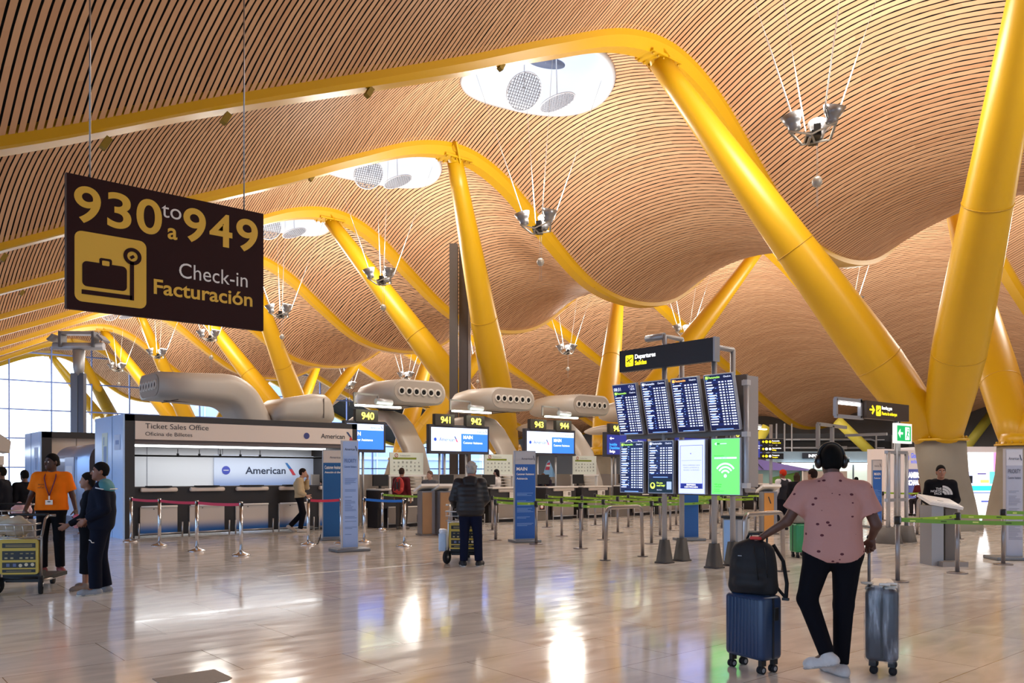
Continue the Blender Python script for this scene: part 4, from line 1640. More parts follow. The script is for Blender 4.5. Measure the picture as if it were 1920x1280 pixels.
for (a, b) in (((-1.3, 2.1), (-1.3, 2.62)), ((-1.3, 2.62), (-.1, 2.58)), ((-1.3, 2.1), (-.1, 2.12)), ((-.7, 2.1), (-.7, 2.6))):
    mb.bar((a[0], 1.0, a[1]), (b[0], 1.0, b[1]), .07, .07, GREY)
mb.bar((-.1, 1.0, 2.4), (-.1, .05, 2.4), .06, .06, GREY)
mb.build('rear_frame', t)
mb = MB()
GREEN_E = M('0f9a50', .4, emit=.8, name='exit_green')
mb.box((.39, -.06, 2.42), (.76, .08, .44), M('f2f5f0', .5, emit=.5))
mb.plate(.06, .72, 2.25, 2.59, -.10, GREEN_E)
mb.box((.24, -.105, 2.42), (.16, .004, .045), LW)
mb.add([(.10, -.106, 2.42), (.2, -.106, 2.52), (.2, -.106, 2.32)], [(0, 1, 2)], LW)
mb.plate(.44, .64, 2.28, 2.56, -.103, LW)
mb.disc(.57, 2.51, .025, -.107, GREEN_E)
mb.bar((.56, -.108, 2.48), (.53, -.108, 2.40), .05, .003, GREEN_E, up=(0, 1, 0))
mb.bar((.53, -.108, 2.40), (.48, -.108, 2.31), .03, .003, GREEN_E, up=(0, 1, 0))
mb.bar((.54, -.108, 2.40), (.6, -.108, 2.34), .03, .003, GREEN_E, up=(0, 1, 0))
mb.bar((.56, -.108, 2.47), (.62, -.108, 2.42), .02, .003, GREEN_E, up=(0, 1, 0))
mb.build('exit_sign', t)

# ---- the far right of the hall
HEAD = -math.atan2(SA, CA)
def far(px, py, d):
    p = at(px, py, d)
    return Vector((p.x, p.y, 0))
p = far(1447, 900, 30)
t = thing('direction_sign', 'stack of three black and yellow direction boards on a pole, far off', 'sign', p, HEAD)
mb = MB()
mb.tube([(0, .1, 0), (0, .1, 3.3)], .06, POSTM, 8)
mb.build('pole', t)
for i in range(3):
    mb = MB()
    z = 2.67 - i * .26
    mb.box((0, 0, z), (.84, .06, .21), BLACK)
    mb.text('+', -.36, z - .05, .1, -.032, LY, bold=.05)
    mb.disc(-.2, z, .05, -.032, LY if i != 1 else LW)
    mb.disc(-.07, z, .045, -.032, LW if i else LY)
    mb.text(('Facturación', 'Aparcamiento', 'Transporte')[i], .0, z + .01, .045, -.032, LW, bold=.02, sx=.9)
    mb.text(('Check-in desks', 'Parking', 'Transport')[i], .0, z - .06, .045, -.032, LY, bold=.02, sx=.8)
    mb.build('board', t)

t = thing('exchange_booth', 'white currency exchange booth with a dark blue poster, left of the large column foot', 'booth', (36.9, 17.6, 0))
mb = MB()
EXW = M('e6dcda', .5, name='booth_white')
mb.box((2.05, .4, 1.31), (4.5, .8, 2.62), EXW)
mb.build('wall', t)
mb = MB()
DB = M('232c86', .4, emit=.25)
mb.plate(1.75, 4.05, .35, 1.72, -.002, DB)
p_ = mb.build('poster', t)
mb = MB()
y = -.006
mb.text('CAMBIO', 1.85, 1.32, .25, y, LW, bold=.05, sx=1.15)
mb.text('EXCHANGE', 1.85, .98, .22, y, LW, bold=.05, sx=1.0)
mb.arc(3.0, .55, .27, .34, -60, 200, y, LW, 24)
mb.text('$€', 3.0, .45, .22, y, LW, align='CENTER', bold=.04)
mb.build('lettering', p_)
mb = MB()
BL = M('2d55d8', .4, emit=.6)
mb.arc(2.0, 2.25, .05, .2, 0, 360, -.002, BL, 20)
mb.text('Global', 2.4, 2.25, .22, -.002, BL, bold=.02)
mb.text('exchange', 2.4, 2.0, .18, -.002, BL, bold=.01)
mb.build('logo', t)

p = far(1850, 900, 41)
t = thing('lit_shop', 'brightly lit white shop with pink and turquoise sign, seen between two column feet', 'shop', p, HEAD + .1)
mb = MB()
mb.box((0, 1.2, 1.42), (6.4, 2.4, 2.84), M('d9d2d4', .5))
mb.build('wall', t)
mb = MB()
mb.plate(-2.6, 3.0, 1.62, 2.55, -.01, M('f6fbff', .5, emit=1.6, name='lit_panel'))
mb.add([(-2.6, -.02, 2.55), (-1.2, -.02, 2.55), (-1.4, -.02, 2.2), (-1.9, -.02, 2.35), (-2.6, -.02, 2.2)], [(0, 1, 2, 3, 4)], M('28c8c0', .5, emit=.9))
mb.plate(.35, 1.6, 1.62, 2.55, -.014, M('f27fc0', .5, emit=1.0))
mb.text('8', .75, 1.78, .6, -.02, LW, bold=.05)
mb.build('sign_panel', t)
mb = MB()
mb.plate(-2.4, 2.6, .95, 1.6, -.01, M('bcc4e4', .5, emit=.6))
mb.plate(-.7, .1, 1.05, 1.55, -.02, M('dfe6f2', .5, emit=.7))
mb.plate(-.5, -.05, 1.47, 1.53, -.024, M('6a5ab8', .5))
mb.plate(-.35, .1, 1.05, 1.2, -.024, M('d9d86a', .5, emit=.3))
mb.plate(.15, 1.2, 1.0, 1.6, -.02, M('5fc8dc', .5, emit=.7))
mb.build('poster', t)
mb = MB()
mb.box((-.1, -.4, .5), (5.0, .6, 1.0), M('f4f8fc', .5, emit=.9))
mb.plate(-1.6, -.2, .68, .92, -.72, M('30c4c8', .5, emit=.8))
mb.plate(-1.2, .6, .56, .60, -.72, M('3a5ac8', .5, emit=.4))
mb.plate(-.8, .6, .12, .2, -.72, M('5a6ad0', .5, emit=.4))
mb.build('counter', t)
mb = MB()
mb.box((-1.25, -.35, 1.22), (.5, .04, .36), BLACK)
mb.box((-1.25, -.3, 1.05), (.25, .2, .06), BLACK)
mb.build('monitor', t)

# back of the hall, low shops and walls
p = far(1520, 900, 52)
t = thing('service_gantry', 'dark overhead gantry with grey pipes, far behind the man with headphones', 'gantry', p, HEAD)
mb = MB()
mb.box((.5, 0, 3.2), (11.0, .6, .55), M('121214', .7))
mb.box((.5, .6, 3.75), (11.0, 1.6, .5), M('3a3c42', .7))
mb.build('beam', t)
mb = MB()
for z, y in ((3.62, -.4), (3.1, -.35)):
    mb.tube([(-5, y, z), (3.6, y, z), (3.9, y, z - .1), (3.9, y, z - .5)], .07, M('8c8f96', .4, .4), 8)
mb.build('pipe', t)
for x in (-2.3, -1.8, -1.35, 3.9, 4.9):
    mb = MB()
    mb.tube([(x, -.5, 0), (x, -.5, 4.6 if x < 0 else 3.9)], .05, M('b0b4bc', .4, .4), 8)
    for z in (2.6, 3.1, 3.6):
        mb.box((x + .25, -.5, z), (.5, .05, .05), M('b0b4bc', .4))
    mb.build('lattice_post', t)

p = far(1440, 900, 41.5)
t = thing('shop_hall', 'teal glass shop with a sloping purple canopy, behind the wooden lectern', 'shop', p, HEAD)
mb = MB()
mb.box((.6, .8, .85), (5.6, 1.6, 1.7), M('8fb5ae', .25, name='teal_glass_wall'))
mb.build('wall', t)
mb = MB()
mb.prism([(-2.2, 1.7), (-2.2, 2.25), (-.9, 2.28), (1.9, 1.72), (1.9, 1.66)], -.5, 1.6, M('7f70b8', .5, name='purple_canopy'))
mb.prism([(-2.2, 1.68), (-2.2, 2.2), (-1.4, 1.7)], -.52, -.5, M('b0609c', .5))
mb.bar((-.9, -.53, 2.26), (-.4, -.53, 1.72), .05, .02, DARK)
mb.build('canopy', t)
mb = MB()
mb.prism([(.1, .2), (.1, 1.3), (1.55, 1.6), (1.55, .2)], -.02, 0, M('5f8f35', .6))
mb.build('green_panel', t)
mb = MB()
mb.box((2.7, -.3, .85), (2.2, .2, 1.55), M('a79c95', .7))
mb.box((1.58, -.42, .85), (.05, .05, 1.6), WHITE)
mb.box((3.2, -.41, 1.2), (.7, .02, .5), M('c3bab2', .6))
mb.build('partition', t)
p = far(1610, 900, 44)
t = thing('glass_shop', 'pale glass shop front with a bright light strip, right of the headphones', 'shop', p, HEAD)
mb = MB()
mb.box((0, 1.0, 1.0), (7.4, 2, 2.0), M('cfe0d8', .3, emit=.25, name='pale_glass'))
mb.build('glazing', t)
mb = MB()
for x in (-2.4, -1.2, -.3, .5, 1.3, 2.2):
    mb.box((x, -.03, 1.0), (.06, .06, 2.0), M('4c5560', .4))
mb.box((0, -.03, .45), (7.4, .06, .05), M('4c5560', .4))
mb.build('mullion', t)
mb = MB()
mb.box((-.3, -.15, 2.03), (7.6, .2, .09), M('ffffff', .5, emit=3.0))
mb.build('light_strip', t)
mb = MB()
mb.box((-.3, .8, 2.4), (8.2, 1.8, .55), M('7f95a4', .5, var=.2, scale=2))
mb.box((-2.4, -.2, 2.45), (1.3, .1, .3), M('1c2434', .5))
mb.text('INFO', -2.75, 2.37, .15, -.26, LW, bold=.03)
mb.build('roof_box', t)

# pale yellow struts of the next hall, far behind
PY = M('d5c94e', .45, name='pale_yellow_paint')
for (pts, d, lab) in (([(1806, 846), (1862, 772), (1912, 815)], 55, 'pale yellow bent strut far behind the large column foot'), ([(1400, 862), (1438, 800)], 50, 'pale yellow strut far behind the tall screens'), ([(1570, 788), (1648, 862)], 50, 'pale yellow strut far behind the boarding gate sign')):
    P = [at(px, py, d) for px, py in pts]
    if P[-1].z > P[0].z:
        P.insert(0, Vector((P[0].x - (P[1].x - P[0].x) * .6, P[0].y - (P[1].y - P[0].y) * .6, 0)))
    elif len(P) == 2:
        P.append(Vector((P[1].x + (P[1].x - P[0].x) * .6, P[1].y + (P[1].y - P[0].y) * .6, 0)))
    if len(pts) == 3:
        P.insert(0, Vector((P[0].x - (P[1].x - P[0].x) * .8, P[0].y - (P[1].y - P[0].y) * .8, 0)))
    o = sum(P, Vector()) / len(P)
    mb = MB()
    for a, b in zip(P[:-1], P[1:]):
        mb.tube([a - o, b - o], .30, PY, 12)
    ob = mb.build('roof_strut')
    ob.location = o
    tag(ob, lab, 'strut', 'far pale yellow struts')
# ================================================================ QUEUE POSTS AND BELTS
CHROME = M('c8c9cc', .18, .95, name='chrome')
def post_proto(dome):
    t = thing('queue_post', '', 'queue post')
    mb = MB()
    if dome:
        mb.tube([(0, 0, .02), (0, 0, .93)], .035, CHROME, 14)
    else:
        mb.tube([(0, 0, .01), (0, 0, .86)], .032, M('8f8886', .35, .6, name='post_grey'), 14)
    mb.build('pole', t)
    mb = MB()
    if dome:
        mb.lathe([(.17, 0), (.17, .012), (.15, .03), (.06, .06), (.04, .075)], CHROME, 28)
    else:
        mb.lathe([(.15, 0), (.15, .012), (.12, .018), (.04, .022)], M('7c7472', .35, .6), 28)
    mb.build('base', t)
    mb = MB()
    if dome:
        mb.lathe([(.037, .93), (.037, 1.0), (.02, 1.005)], CHROME, 14)
        mb.box((0, 0, .955), (.05, .085, .055), BLACK)
    else:
        mb.lathe([(.045, .82), (.045, .93), (.03, .94)], BLACK, 14)
        mb.box((0, 0, .88), (.03, .1, .08), M('9a9694', .4, .4))
    mb.build('belt_head', t)
    return t
protoD, protoF = post_proto(True), post_proto(False)
used = set()
def qpost(p, proto, label, group):
    if proto not in used:
        used.add(proto)
        proto.location = p
        proto['label'] = label
        proto['group'] = group
        return proto
    return dup(proto, p, 0, label, group)
def belt(a, b, col, label, z=.955, h=.055, group=None, dots=None, sag=.015):
    a, b = Vector((a.x, a.y, z)), Vector((b.x, b.y, z))
    d = b - a
    L = d.length
    u = d / L
    nrm = Vector((-u.y, u.x, 0)) * .002
    mid = (a + b) / 2
    mb = MB()
    n = 10
    V, FC = [], []
    for i in range(n + 1):
        f = i / n
        f2 = .045 / L + f * (1 - .09 / L)
        q = a + d * f2 - mid
        s_ = -sag * 4 * f * (1 - f)
        for sgn, dz in ((-1, -h / 2), (-1, h / 2), (1, h / 2), (1, -h / 2)):
            V.append(q + nrm * sgn + Vector((0, 0, dz + s_)))
    for i in range(n):
        for q in range(4):
            q2 = (q + 1) % 4
            FC.append((i * 4 + q, (i + 1) * 4 + q, (i + 1) * 4 + q2, i * 4 + q2))
    mb.add(V, FC, col)
    if dots:
        k = max(2, int(L / .38))
        for i in range(k):
            q = a + d * ((i + .5) / k) - mid
            mb.bar(q - u * .035 + Vector((0, 0, -.01)), q + u * .035 + Vector((0, 0, -.01)), .006, h * .35, dots[i % 2], up=(0, 0, 1))
    o = mb.build('queue_belt')
    o.location = mid
    tag(o, label, 'queue belt', group)
    return o
RED = M('cf3350', .6, name='belt_red')
BLU = M('1f74c8', .6, name='belt_blue')
GRN = M('8fb62a', .6, name='belt_green')
GRN2 = M('6f9e35', .6, name='belt_green_dark')
DOTS = (M('d6e07a', .6), M('4a6420', .6))
rp = [floor_at(246, 1015), floor_at(299, 1023), floor_at(369, 1033), floor_at(452, 1041)]
rl = ['chrome queue post at the ticket office corner, where the red belt starts', 'chrome queue post before the first counter panel, second on the red belt', 'chrome queue post third along the red belt', 'chrome queue post at the near end of the long red belt']
for p, l in zip(rp, rl):
    qpost(p, protoD, l, 'chrome posts of the red belts')
for i, l in enumerate(('red queue belt starting at the ticket office corner', 'red queue belt in the middle of the long run', 'red queue belt at the near end of the long run')):
    belt(rp[i], rp[i + 1], RED, l, group='red queue belts')
r2 = [floor_at(578, 1021), floor_at(640, 1019)]
qpost(r2[0], protoD, 'chrome queue post before the man in the beige jacket', 'chrome posts of the red belts')
qpost(r2[1], protoD, 'chrome queue post partly behind the pale blue PRIORITY sign', 'chrome posts of the red belts')
belt(r2[0], r2[1], RED, 'short red queue belt in front of the Customer Assistance sign', group='red queue belts')
b2 = [floor_at(683, 1016), floor_at(758, 1024), floor_at(717, 993)]
for p, l in zip(b2, ('chrome queue post just right of the PRIORITY sign', 'chrome queue post at the near end of the blue belt', 'chrome queue post behind the blue belt, carrying a green belt')):
    qpost(p, protoD, l, 'chrome posts of the blue belts')
belt(b2[0], b2[1], BLU, 'bright blue queue belt between two chrome posts')
belt(b2[2], Vector((11.7, 17.2, 0)), GRN, 'green queue belt from a chrome post to the wooden kiosks', group='green queue belts', dots=DOTS)
t = tag(r2[0] and MB().tube([(0, 0, 0), (.05, .06, .02), (.12, .1, .13), (.14, .12, .2)], .012, BLACK, 6).build('floor_hook'), 'small black hook by the foot of a chrome queue post', 'hook')
t.location = r2[0] + Vector((.2, -.02, 0))

rows = {12.0: (12.04, 13.4, 14.8), 14.0: (11.86, 13.3, 14.7, 16.1, 17.4), 15.9: (11.7, 13.2, 14.6, 15.9, 17.3), 17.65: (12.9, 14.3, 15.8, 17.1), 19.4: (15.5, 13.9), 21.0: (15.2, 13.6)}
rowname = {12.0: 'nearest row of the green queue', 14.0: 'second row of the green queue', 15.9: 'third row of the green queue', 17.65: 'fourth row of the green queue', 19.4: 'fifth row of the green queue', 21.0: 'last row of the green queue'}
ordn = ['first', 'second', 'third', 'fourth', 'fifth']
GG = 'grey posts of the green queue'
GB = 'green belts of the queue'
for X, ys in rows.items():
    ys = sorted(ys)
    for i, y in enumerate(ys):
        qpost(Vector((X, y, 0)), protoF, 'grey queue post, %s from the screen side in the %s' % (ordn[i], rowname[X]), GG)
    for i in range(len(ys) - 1):
        belt(Vector((X, ys[i], 0)), Vector((X, ys[i + 1], 0)), GRN, 'green queue belt, %s from the screen side in the %s' % (ordn[i], rowname[X]), z=.88, group=GB, dots=DOTS)
for (a, b, l) in (((12.0, 12.04), (14.0, 11.86), 'green end belt joining the nearest and second queue rows'), ((14.0, 11.86), (15.9, 11.7), 'green end belt joining the second and third queue rows'), ((15.9, 13.2), (17.65, 12.9), 'green cross belt joining the third and fourth queue rows'), ((17.65, 12.9), (19.4, 13.9), 'green cross belt joining the fourth and fifth queue rows')):
    belt(Vector((*a, 0)), Vector((*b, 0)), GRN2, l, z=.86, group=GB, dots=DOTS)
p = floor_at(1416, 1000)
qpost(p, protoF, 'grey queue post left of the lectern with the orange panel', GG)
belt(Vector((17.65, 12.9, 0)), p, GRN, 'green belt ending left of the lectern with the orange panel', z=.88, group=GB, dots=DOTS)
# right foreground
R = [floor_at(1683, 1090), floor_at(1795, 1074), floor_at(1881, 1058)]
RG = 'grey posts by the right edge'
for p, l in zip(R, ('grey queue post right of the wrapped suitcase', 'grey queue post in front of the grey lectern', 'grey queue post beside the grey PRIORITY sign')):
    qpost(p, protoF, l, RG)
O = [Vector((12.6, 3.7, 0)), Vector((14.7, 3.8, 0)), Vector((16.9, 4.1, 0))]
for p in O:
    qpost(p, protoF, 'grey queue post outside the view at the right', RG)
RB = 'green belts by the right edge'
belt(R[0], R[1], GRN, 'green belt between the wrapped suitcase side and the grey lectern', z=.88, group=RB, dots=DOTS)
belt(R[0], O[0], GRN2, 'green belt crossing lowest at the right edge', z=.88, group=RB, dots=DOTS)
belt(R[1], O[1], GRN, 'green belt leaving the post at the lectern to the right edge', z=.88, group=RB, dots=DOTS)
belt(R[2], O[2], GRN2, 'green belt crossing the grey PRIORITY sign', z=.88, group=RB, dots=DOTS)
# far belts behind the lectern
fb = [floor_at(1655, 975), floor_at(1725, 978)]
for p, l in zip(fb, ('grey queue post behind the slim blue sign', 'grey queue post before the large column foot')):
    qpost(p, protoF, l, RG)
belt(fb[0], fb[1], GRN, 'green belt running behind the grey sign posts', z=.9, group=RB, dots=DOTS)

# ---- bent steel rails
def hoop(a, b, h, label):
    c = (a + b) / 2
    d = (b - a)
    t = thing('hoop_rail', label, 'rail', c, math.atan2(d.y, d.x), 'bent steel hoop rails')
    L = d.length / 2
    mb = MB()
    P = [(-L - .03, 0, 0), (-L, 0, h - .12)]
    for q in range(1, 6):
        a_ = math.pi - math.pi / 2 * q / 5
        P.append((-L + .12 + .12 * math.cos(a_), 0, h - .12 + .12 * math.sin(a_)))
    P += [(-x, y, z) for (x, y, z) in reversed(P)]
    mb.tube(P, .034, M('a39b96', .3, .75, name='rail_steel'), 12)
    mb.build('rail', t)
    for s in (-1, 1):
        mb = MB()
        mb.lathe([(.1, 0), (.1, .012), (.05, .016)], M('5f5856', .5, .5), 18, Matrix.Translation((s * (L + .03), 0, 0)))
        mb.build('foot_plate', t)
hoop(floor_at(1137, 1050), floor_at(1203, 1043), .93, 'bent steel hoop rail left of the departures stand')
hoop(floor_at(1396, 1082), floor_at(1467, 1071), .93, 'bent steel hoop rail between the bin and the backpack')
hoop(floor_at(1721, 1002), floor_at(1797, 1010), .9, 'bent steel hoop rail behind the grey lectern')

# ---- bin
t = thing('waste_bin', 'grey waste bin with black lid behind the green wifi screen', 'bin', (12.35, 8.55, 0), FACE_X + .5)
mb = MB()
mb.box((0, 0, .38), (.42, .42, .76), M('a8a39e', .4, .3), bev=.03)
mb.build('body', t)
mb = MB()
mb.box((-.12, -.215, .38), (.12, .01, .7), M('9cc0ea', .4))
mb.box((.12, -.215, .38), (.14, .01, .7), M('c4bdb6', .4))
mb.build('front_bands', t)
mb = MB()
mb.box((0, 0, .785), (.46, .46, .05), BLACK, bev=.015)
mb.build('lid', t)
mb = MB()
mb.lathe([(.03, 0), (.045, .13), (.047, .13), (.047, .135), (.01, .135)], WHITE, 16)
tag(mb.build('paper_cup'), 'white paper cup left on the bin lid', 'cup').location = (12.3, 8.62, .81)

# ---- lecterns
def lectern(p, rz, h, front, side, label, wd=.34, dp=.34, group=None, leaf=None):
    t = thing('self_service_kiosk' if group else 'lectern', label, 'kiosk' if group else 'lectern', p, rz, group)
    mb = MB()
    mb.box((0, 0, (h - .12) / 2), (wd, dp, h - .12), side)
    mb.box((0, 0, .02), (wd + .06, dp + .1, .04), M('6e6660', .5))
    mb.build('body', t)
    mb = MB()
    mb.box((-.04, -dp / 2 - .012, (h - .15) / 2 + .02), (wd - .1, .024, h - .2), front)
    if leaf:
        mb.bar((-.06, -dp / 2 - .026, h - .25), (.0, -dp / 2 - .026, h - .42), .025, .004, leaf, up=(0, 1, 0))
    mb.build('front_panel', t)
    mb = MB()
    X = Matrix.Translation((0, 0, h - .05)) @ Matrix.Rotation(-.28, 4, 'X')
    mb.box((0, 0, 0), (wd + .12, dp + .26, .06), M('e8e3dc', .4))
    mb.box((0, 0, .035), (wd + .04, dp + .16, .01), M('f2efe9', .3))
    mb.build('top', t, X)
    return t
WOOD = M('a07a55', .5, var=.12, scale=6, name='kiosk_wood')
lectern(floor_at(799, 1003), -.25, 1.22, WOOD, M('8e8a8c', .35, .6), 'wooden self service kiosk with white top, left one of the pair', group='wooden kiosks left of the older man')
lectern(floor_at(832, 1003), -.25, 1.22, WOOD, M('8e8a8c', .35, .6), 'wooden self service kiosk with white top, right one of the pair, near the older man', group='wooden kiosks left of the older man')
lectern(floor_at(1440, 1001), -.65, 1.2, M('d08f3f', .5, name='lectern_orange'), M('8b8a8e', .4, .4), 'lectern with orange panel and white top, before the agent with red headwear', leaf=DARK)
p = floor_at(1760, 1058)
t = thing('lectern', 'grey metal lectern with a sloping white top, in front of the man in the hoodie', 'lectern', p, HEAD)
mb = MB()
mb.box((-.12, 0, .5), (.2, .4, 1.0), M('9a9899', .4, .4))
mb.box((.16, .05, .5), (.2, .3, .9), M('6b625b', .5))
mb.box((.1, -.1, .04), (.42, .5, .08), M('948a82', .5))
mb.build('body', t)
mb = MB()
X = Matrix.Translation((.02, 0, 1.06)) @ Matrix.Rotation(.16, 4, 'Y') @ Matrix.Rotation(.25, 4, 'X')
mb.box((0, 0, 0), (.56, .5, .05), M('e2ddd8', .4))
mb.box((0, 0, .03), (.46, .4, .012), M('f1eeea', .3))
mb.box((-.05, -.1, .04), (.1, .02, .004), M('a9a5a2', .4))
mb.build('top', t, X)

# ---- tail fin display and floor details
p = at(1030, 900, 29.5)
t = thing('tail_fin_display', 'small model tail fin striped red, white and blue above the bent clerk', 'display', (p.x, p.y, 1.15), -.3)
mb = MB()
mb.prism([(-.26, .25), (.24, .25), (.14, .55), (.0, .85), (-.1, .72)], 0, .05, M('8fc0ea', .5))
mb.prism([(-.17, .5), (.0, .5), (.03, .78), (-.08, .74)], -.01, .06, M('c23a52', .5))
mb.prism([(-.13, .62), (.03, .62), (.03, .68), (-.11, .68)], -.015, .065, WHITE)
mb.build('fin', t)
mb = MB()
mb.box((0, .02, .12), (.08, .05, .26), DARK)
mb.box((0, .02, -.56), (.3, .3, 1.18), DBODY)
mb.build('base', t)
a, b = floor_at(520, 1080), floor_at(812, 1056)
mb = MB()
d = (b - a)
mb.box((0, 0, .002), (d.length, .035, .004), M('e9e4dc', .5))
o = mb.build('floor_line')
o.location = (a + b) / 2
o.rotation_euler = (0, 0, math.atan2(d.y, d.x))
tag(o, 'thin white line taped on the floor left of the older man', 'floor line')
mb = MB()
mb.prism([(-.25, -.3), (.22, -.3), (.22, .06), (.16, .12), (-.25, .12)], 0, .004, M('8d8074', .6, var=.1, scale=30), Matrix.Rotation(math.pi / 2, 4, 'X'))
o = mb.build('floor_plate')
o.location = floor_at(375, 1277) + Vector((0, 0, .0))
o.rotation_euler = (0, 0, .0)
tag(o, 'grey brown floor plate at the bottom edge', 'floor plate')
# ================================================================ PEOPLE (smooth bodies from blended limbs)
def smin(a, b, k):
    h = np.clip(.5 + .5 * (b - a) / k, 0, 1)
    return b * (1 - h) + a * h - k * h * (1 - h)
class SDF:
    def __init__(s):
        s.p = []
    def cap(s, a, b, ra, rb=None, k=.03, cut=None, sub=False):
        s.p.append(('c', Vector(a), Vector(b), ra, ra if rb is None else rb, k, cut, sub))
        return s
    def ell(s, c, r, k=.03, R=None, cut=None, sub=False):
        s.p.append(('e', Vector(c), Vector(r), R, None, k, cut, sub))
        return s
    def mesh(s, h, cuts=(), pad=.02):
        lo = Vector((9, 9, 9)); hi = Vector((-9, -9, -9))
        for q in s.p:
            if q[7]:
                continue
            if q[0] == 'c':
                r = max(q[3], q[4])
                pts = [q[1], q[2]]
            else:
                r = max(q[2])
                pts = [q[1]]
            for v in pts:
                for i in range(3):
                    lo[i] = min(lo[i], v[i] - r - pad)
                    hi[i] = max(hi[i], v[i] + r + pad)
        n = [max(4, int(math.ceil((hi[i] - lo[i]) / h)) + 1) for i in range(3)]
        f = np.full(n, 1.0)
        ax = [lo[i] + h * np.arange(n[i]) for i in range(3)]
        for q in s.p:
            k = q[5]
            if q[0] == 'c':
                r = max(q[3], q[4])
                a_, b_ = q[1], q[2]
            else:
                r = max(q[2])
                a_ = b_ = q[1]
            m = r + k + 3 * h
            sl = []
            for i in range(3):
                i0 = max(0, int((min(a_[i], b_[i]) - m - lo[i]) / h))
                i1 = min(n[i], int((max(a_[i], b_[i]) + m - lo[i]) / h) + 2)
                sl.append(slice(i0, max(i0 + 1, i1)))
            X, Y, Z = np.meshgrid(ax[0][sl[0]], ax[1][sl[1]], ax[2][sl[2]], indexing='ij')
            if q[0] == 'c':
                d = b_ - a_
                L2 = max(d.length_squared, 1e-9)
                t = np.clip(((X - a_.x) * d.x + (Y - a_.y) * d.y + (Z - a_.z) * d.z) / L2, 0, 1)
                D = np.sqrt((X - a_.x - t * d.x) ** 2 + (Y - a_.y - t * d.y) ** 2 + (Z - a_.z - t * d.z) ** 2) - (q[3] + (q[4] - q[3]) * t)
            else:
                c, rr, R = q[1], q[2], q[3]
                x, y, z = X - c.x, Y - c.y, Z - c.z
                if R is not None:
                    T = R.transposed()
                    x, y, z = (T[0][0] * x + T[0][1] * y + T[0][2] * z, T[1][0] * x + T[1][1] * y + T[1][2] * z, T[2][0] * x + T[2][1] * y + T[2][2] * z)
                k0 = np.sqrt((x / rr.x) ** 2 + (y / rr.y) ** 2 + (z / rr.z) ** 2)
                k1 = np.sqrt((x / rr.x ** 2) ** 2 + (y / rr.y ** 2) ** 2 + (z / rr.z ** 2) ** 2)
                D = np.where(k1 > 1e-6, k0 * (k0 - 1) / np.maximum(k1, 1e-6), -min(rr))
            if q[6] is not None:
                for (pt, nr) in q[6]:
                    D = np.maximum(D, (X - pt[0]) * nr[0] + (Y - pt[1]) * nr[1] + (Z - pt[2]) * nr[2])
            g = f[sl[0], sl[1], sl[2]]
            if q[7]:
                f[sl[0], sl[1], sl[2]] = -smin(-g, D, k)
            else:
                f[sl[0], sl[1], sl[2]] = smin(g, D, k)
        if cuts:
            X, Y, Z = np.meshgrid(*ax, indexing='ij')
            for (pt, nr) in cuts:
                f = np.maximum(f, (X - pt[0]) * nr[0] + (Y - pt[1]) * nr[1] + (Z - pt[2]) * nr[2])
        return nets(f, lo, h)
def nets(f, lo, h):
    n = f.shape
    f = f.copy()
    f[0], f[-1] = 1, 1
    f[:, 0], f[:, -1] = 1, 1
    f[:, :, 0], f[:, :, -1] = 1, 1
    ins = f < 0
    c = [m - 1 for m in n]
    P = np.zeros((*c, 3))
    W = np.zeros(c)
    def corner(i, j, k):
        return (slice(i, i + c[0]), slice(j, j + c[1]), slice(k, k + c[2]))
    for ax_ in range(3):
        for a in (0, 1):
            for b in (0, 1):
                o0 = [a, b]
                o0.insert(ax_, 0)
                o1 = list(o0)
                o1[ax_] = 1
                f0, f1 = f[corner(*o0)], f[corner(*o1)]
                x = (f0 < 0) != (f1 < 0)
                t = np.where(x, f0 / np.where(x, f0 - f1, 1), 0)
                for d in range(3):
                    v = t if d == ax_ else o0[d]
                    P[..., d] += np.where(x, v, 0)
                W += x
    idx = np.full(c, -1, int)
    act = W > 0
    idx[act] = np.arange(act.sum())
    ijk = np.argwhere(act)
    V = (ijk + P[act] / W[act][:, None]) * h + np.array(lo)
    F = []
    for ax_ in range(3):
        a, b = [d for d in range(3) if d != ax_]
        s0 = [slice(None)] * 3
        s0[ax_] = slice(0, n[ax_] - 1)
        s1 = list(s0)
        s1[ax_] = slice(1, n[ax_])
        E = ins[tuple(s0)] != ins[tuple(s1)]
        Q = np.argwhere(E)
        Q = Q[(Q[:, a] > 0) & (Q[:, b] > 0) & (Q[:, a] < n[a] - 1) & (Q[:, b] < n[b] - 1)]
        if len(Q) == 0:
            continue
        fl = ins[tuple(Q.T)]
        def cell(da, db):
            R = Q.copy()
            R[:, a] += da
            R[:, b] += db
            return idx[tuple(R.T)]
        q = np.stack([cell(-1, -1), cell(0, -1), cell(0, 0), cell(-1, 0)], 1)
        if ax_ == 1:
            fl = ~fl
        q[~fl] = q[~fl][:, ::-1]
        F.append(q)
    F = np.concatenate(F) if F else np.zeros((0, 4), int)
    return V, F
def smooth_obj(name, mesh, mat, parent, extra=None):
    V, F = mesh
    mb = MB()
    mb.add([tuple(v) for v in V], [tuple(int(i) for i in q) for q in F], mat, True)
    for e in (extra or []):
        mb.add([tuple(v) for v in e[0]], [tuple(int(i) for i in q) for q in e[1]], mat, True)
    return mb.build(name, parent)

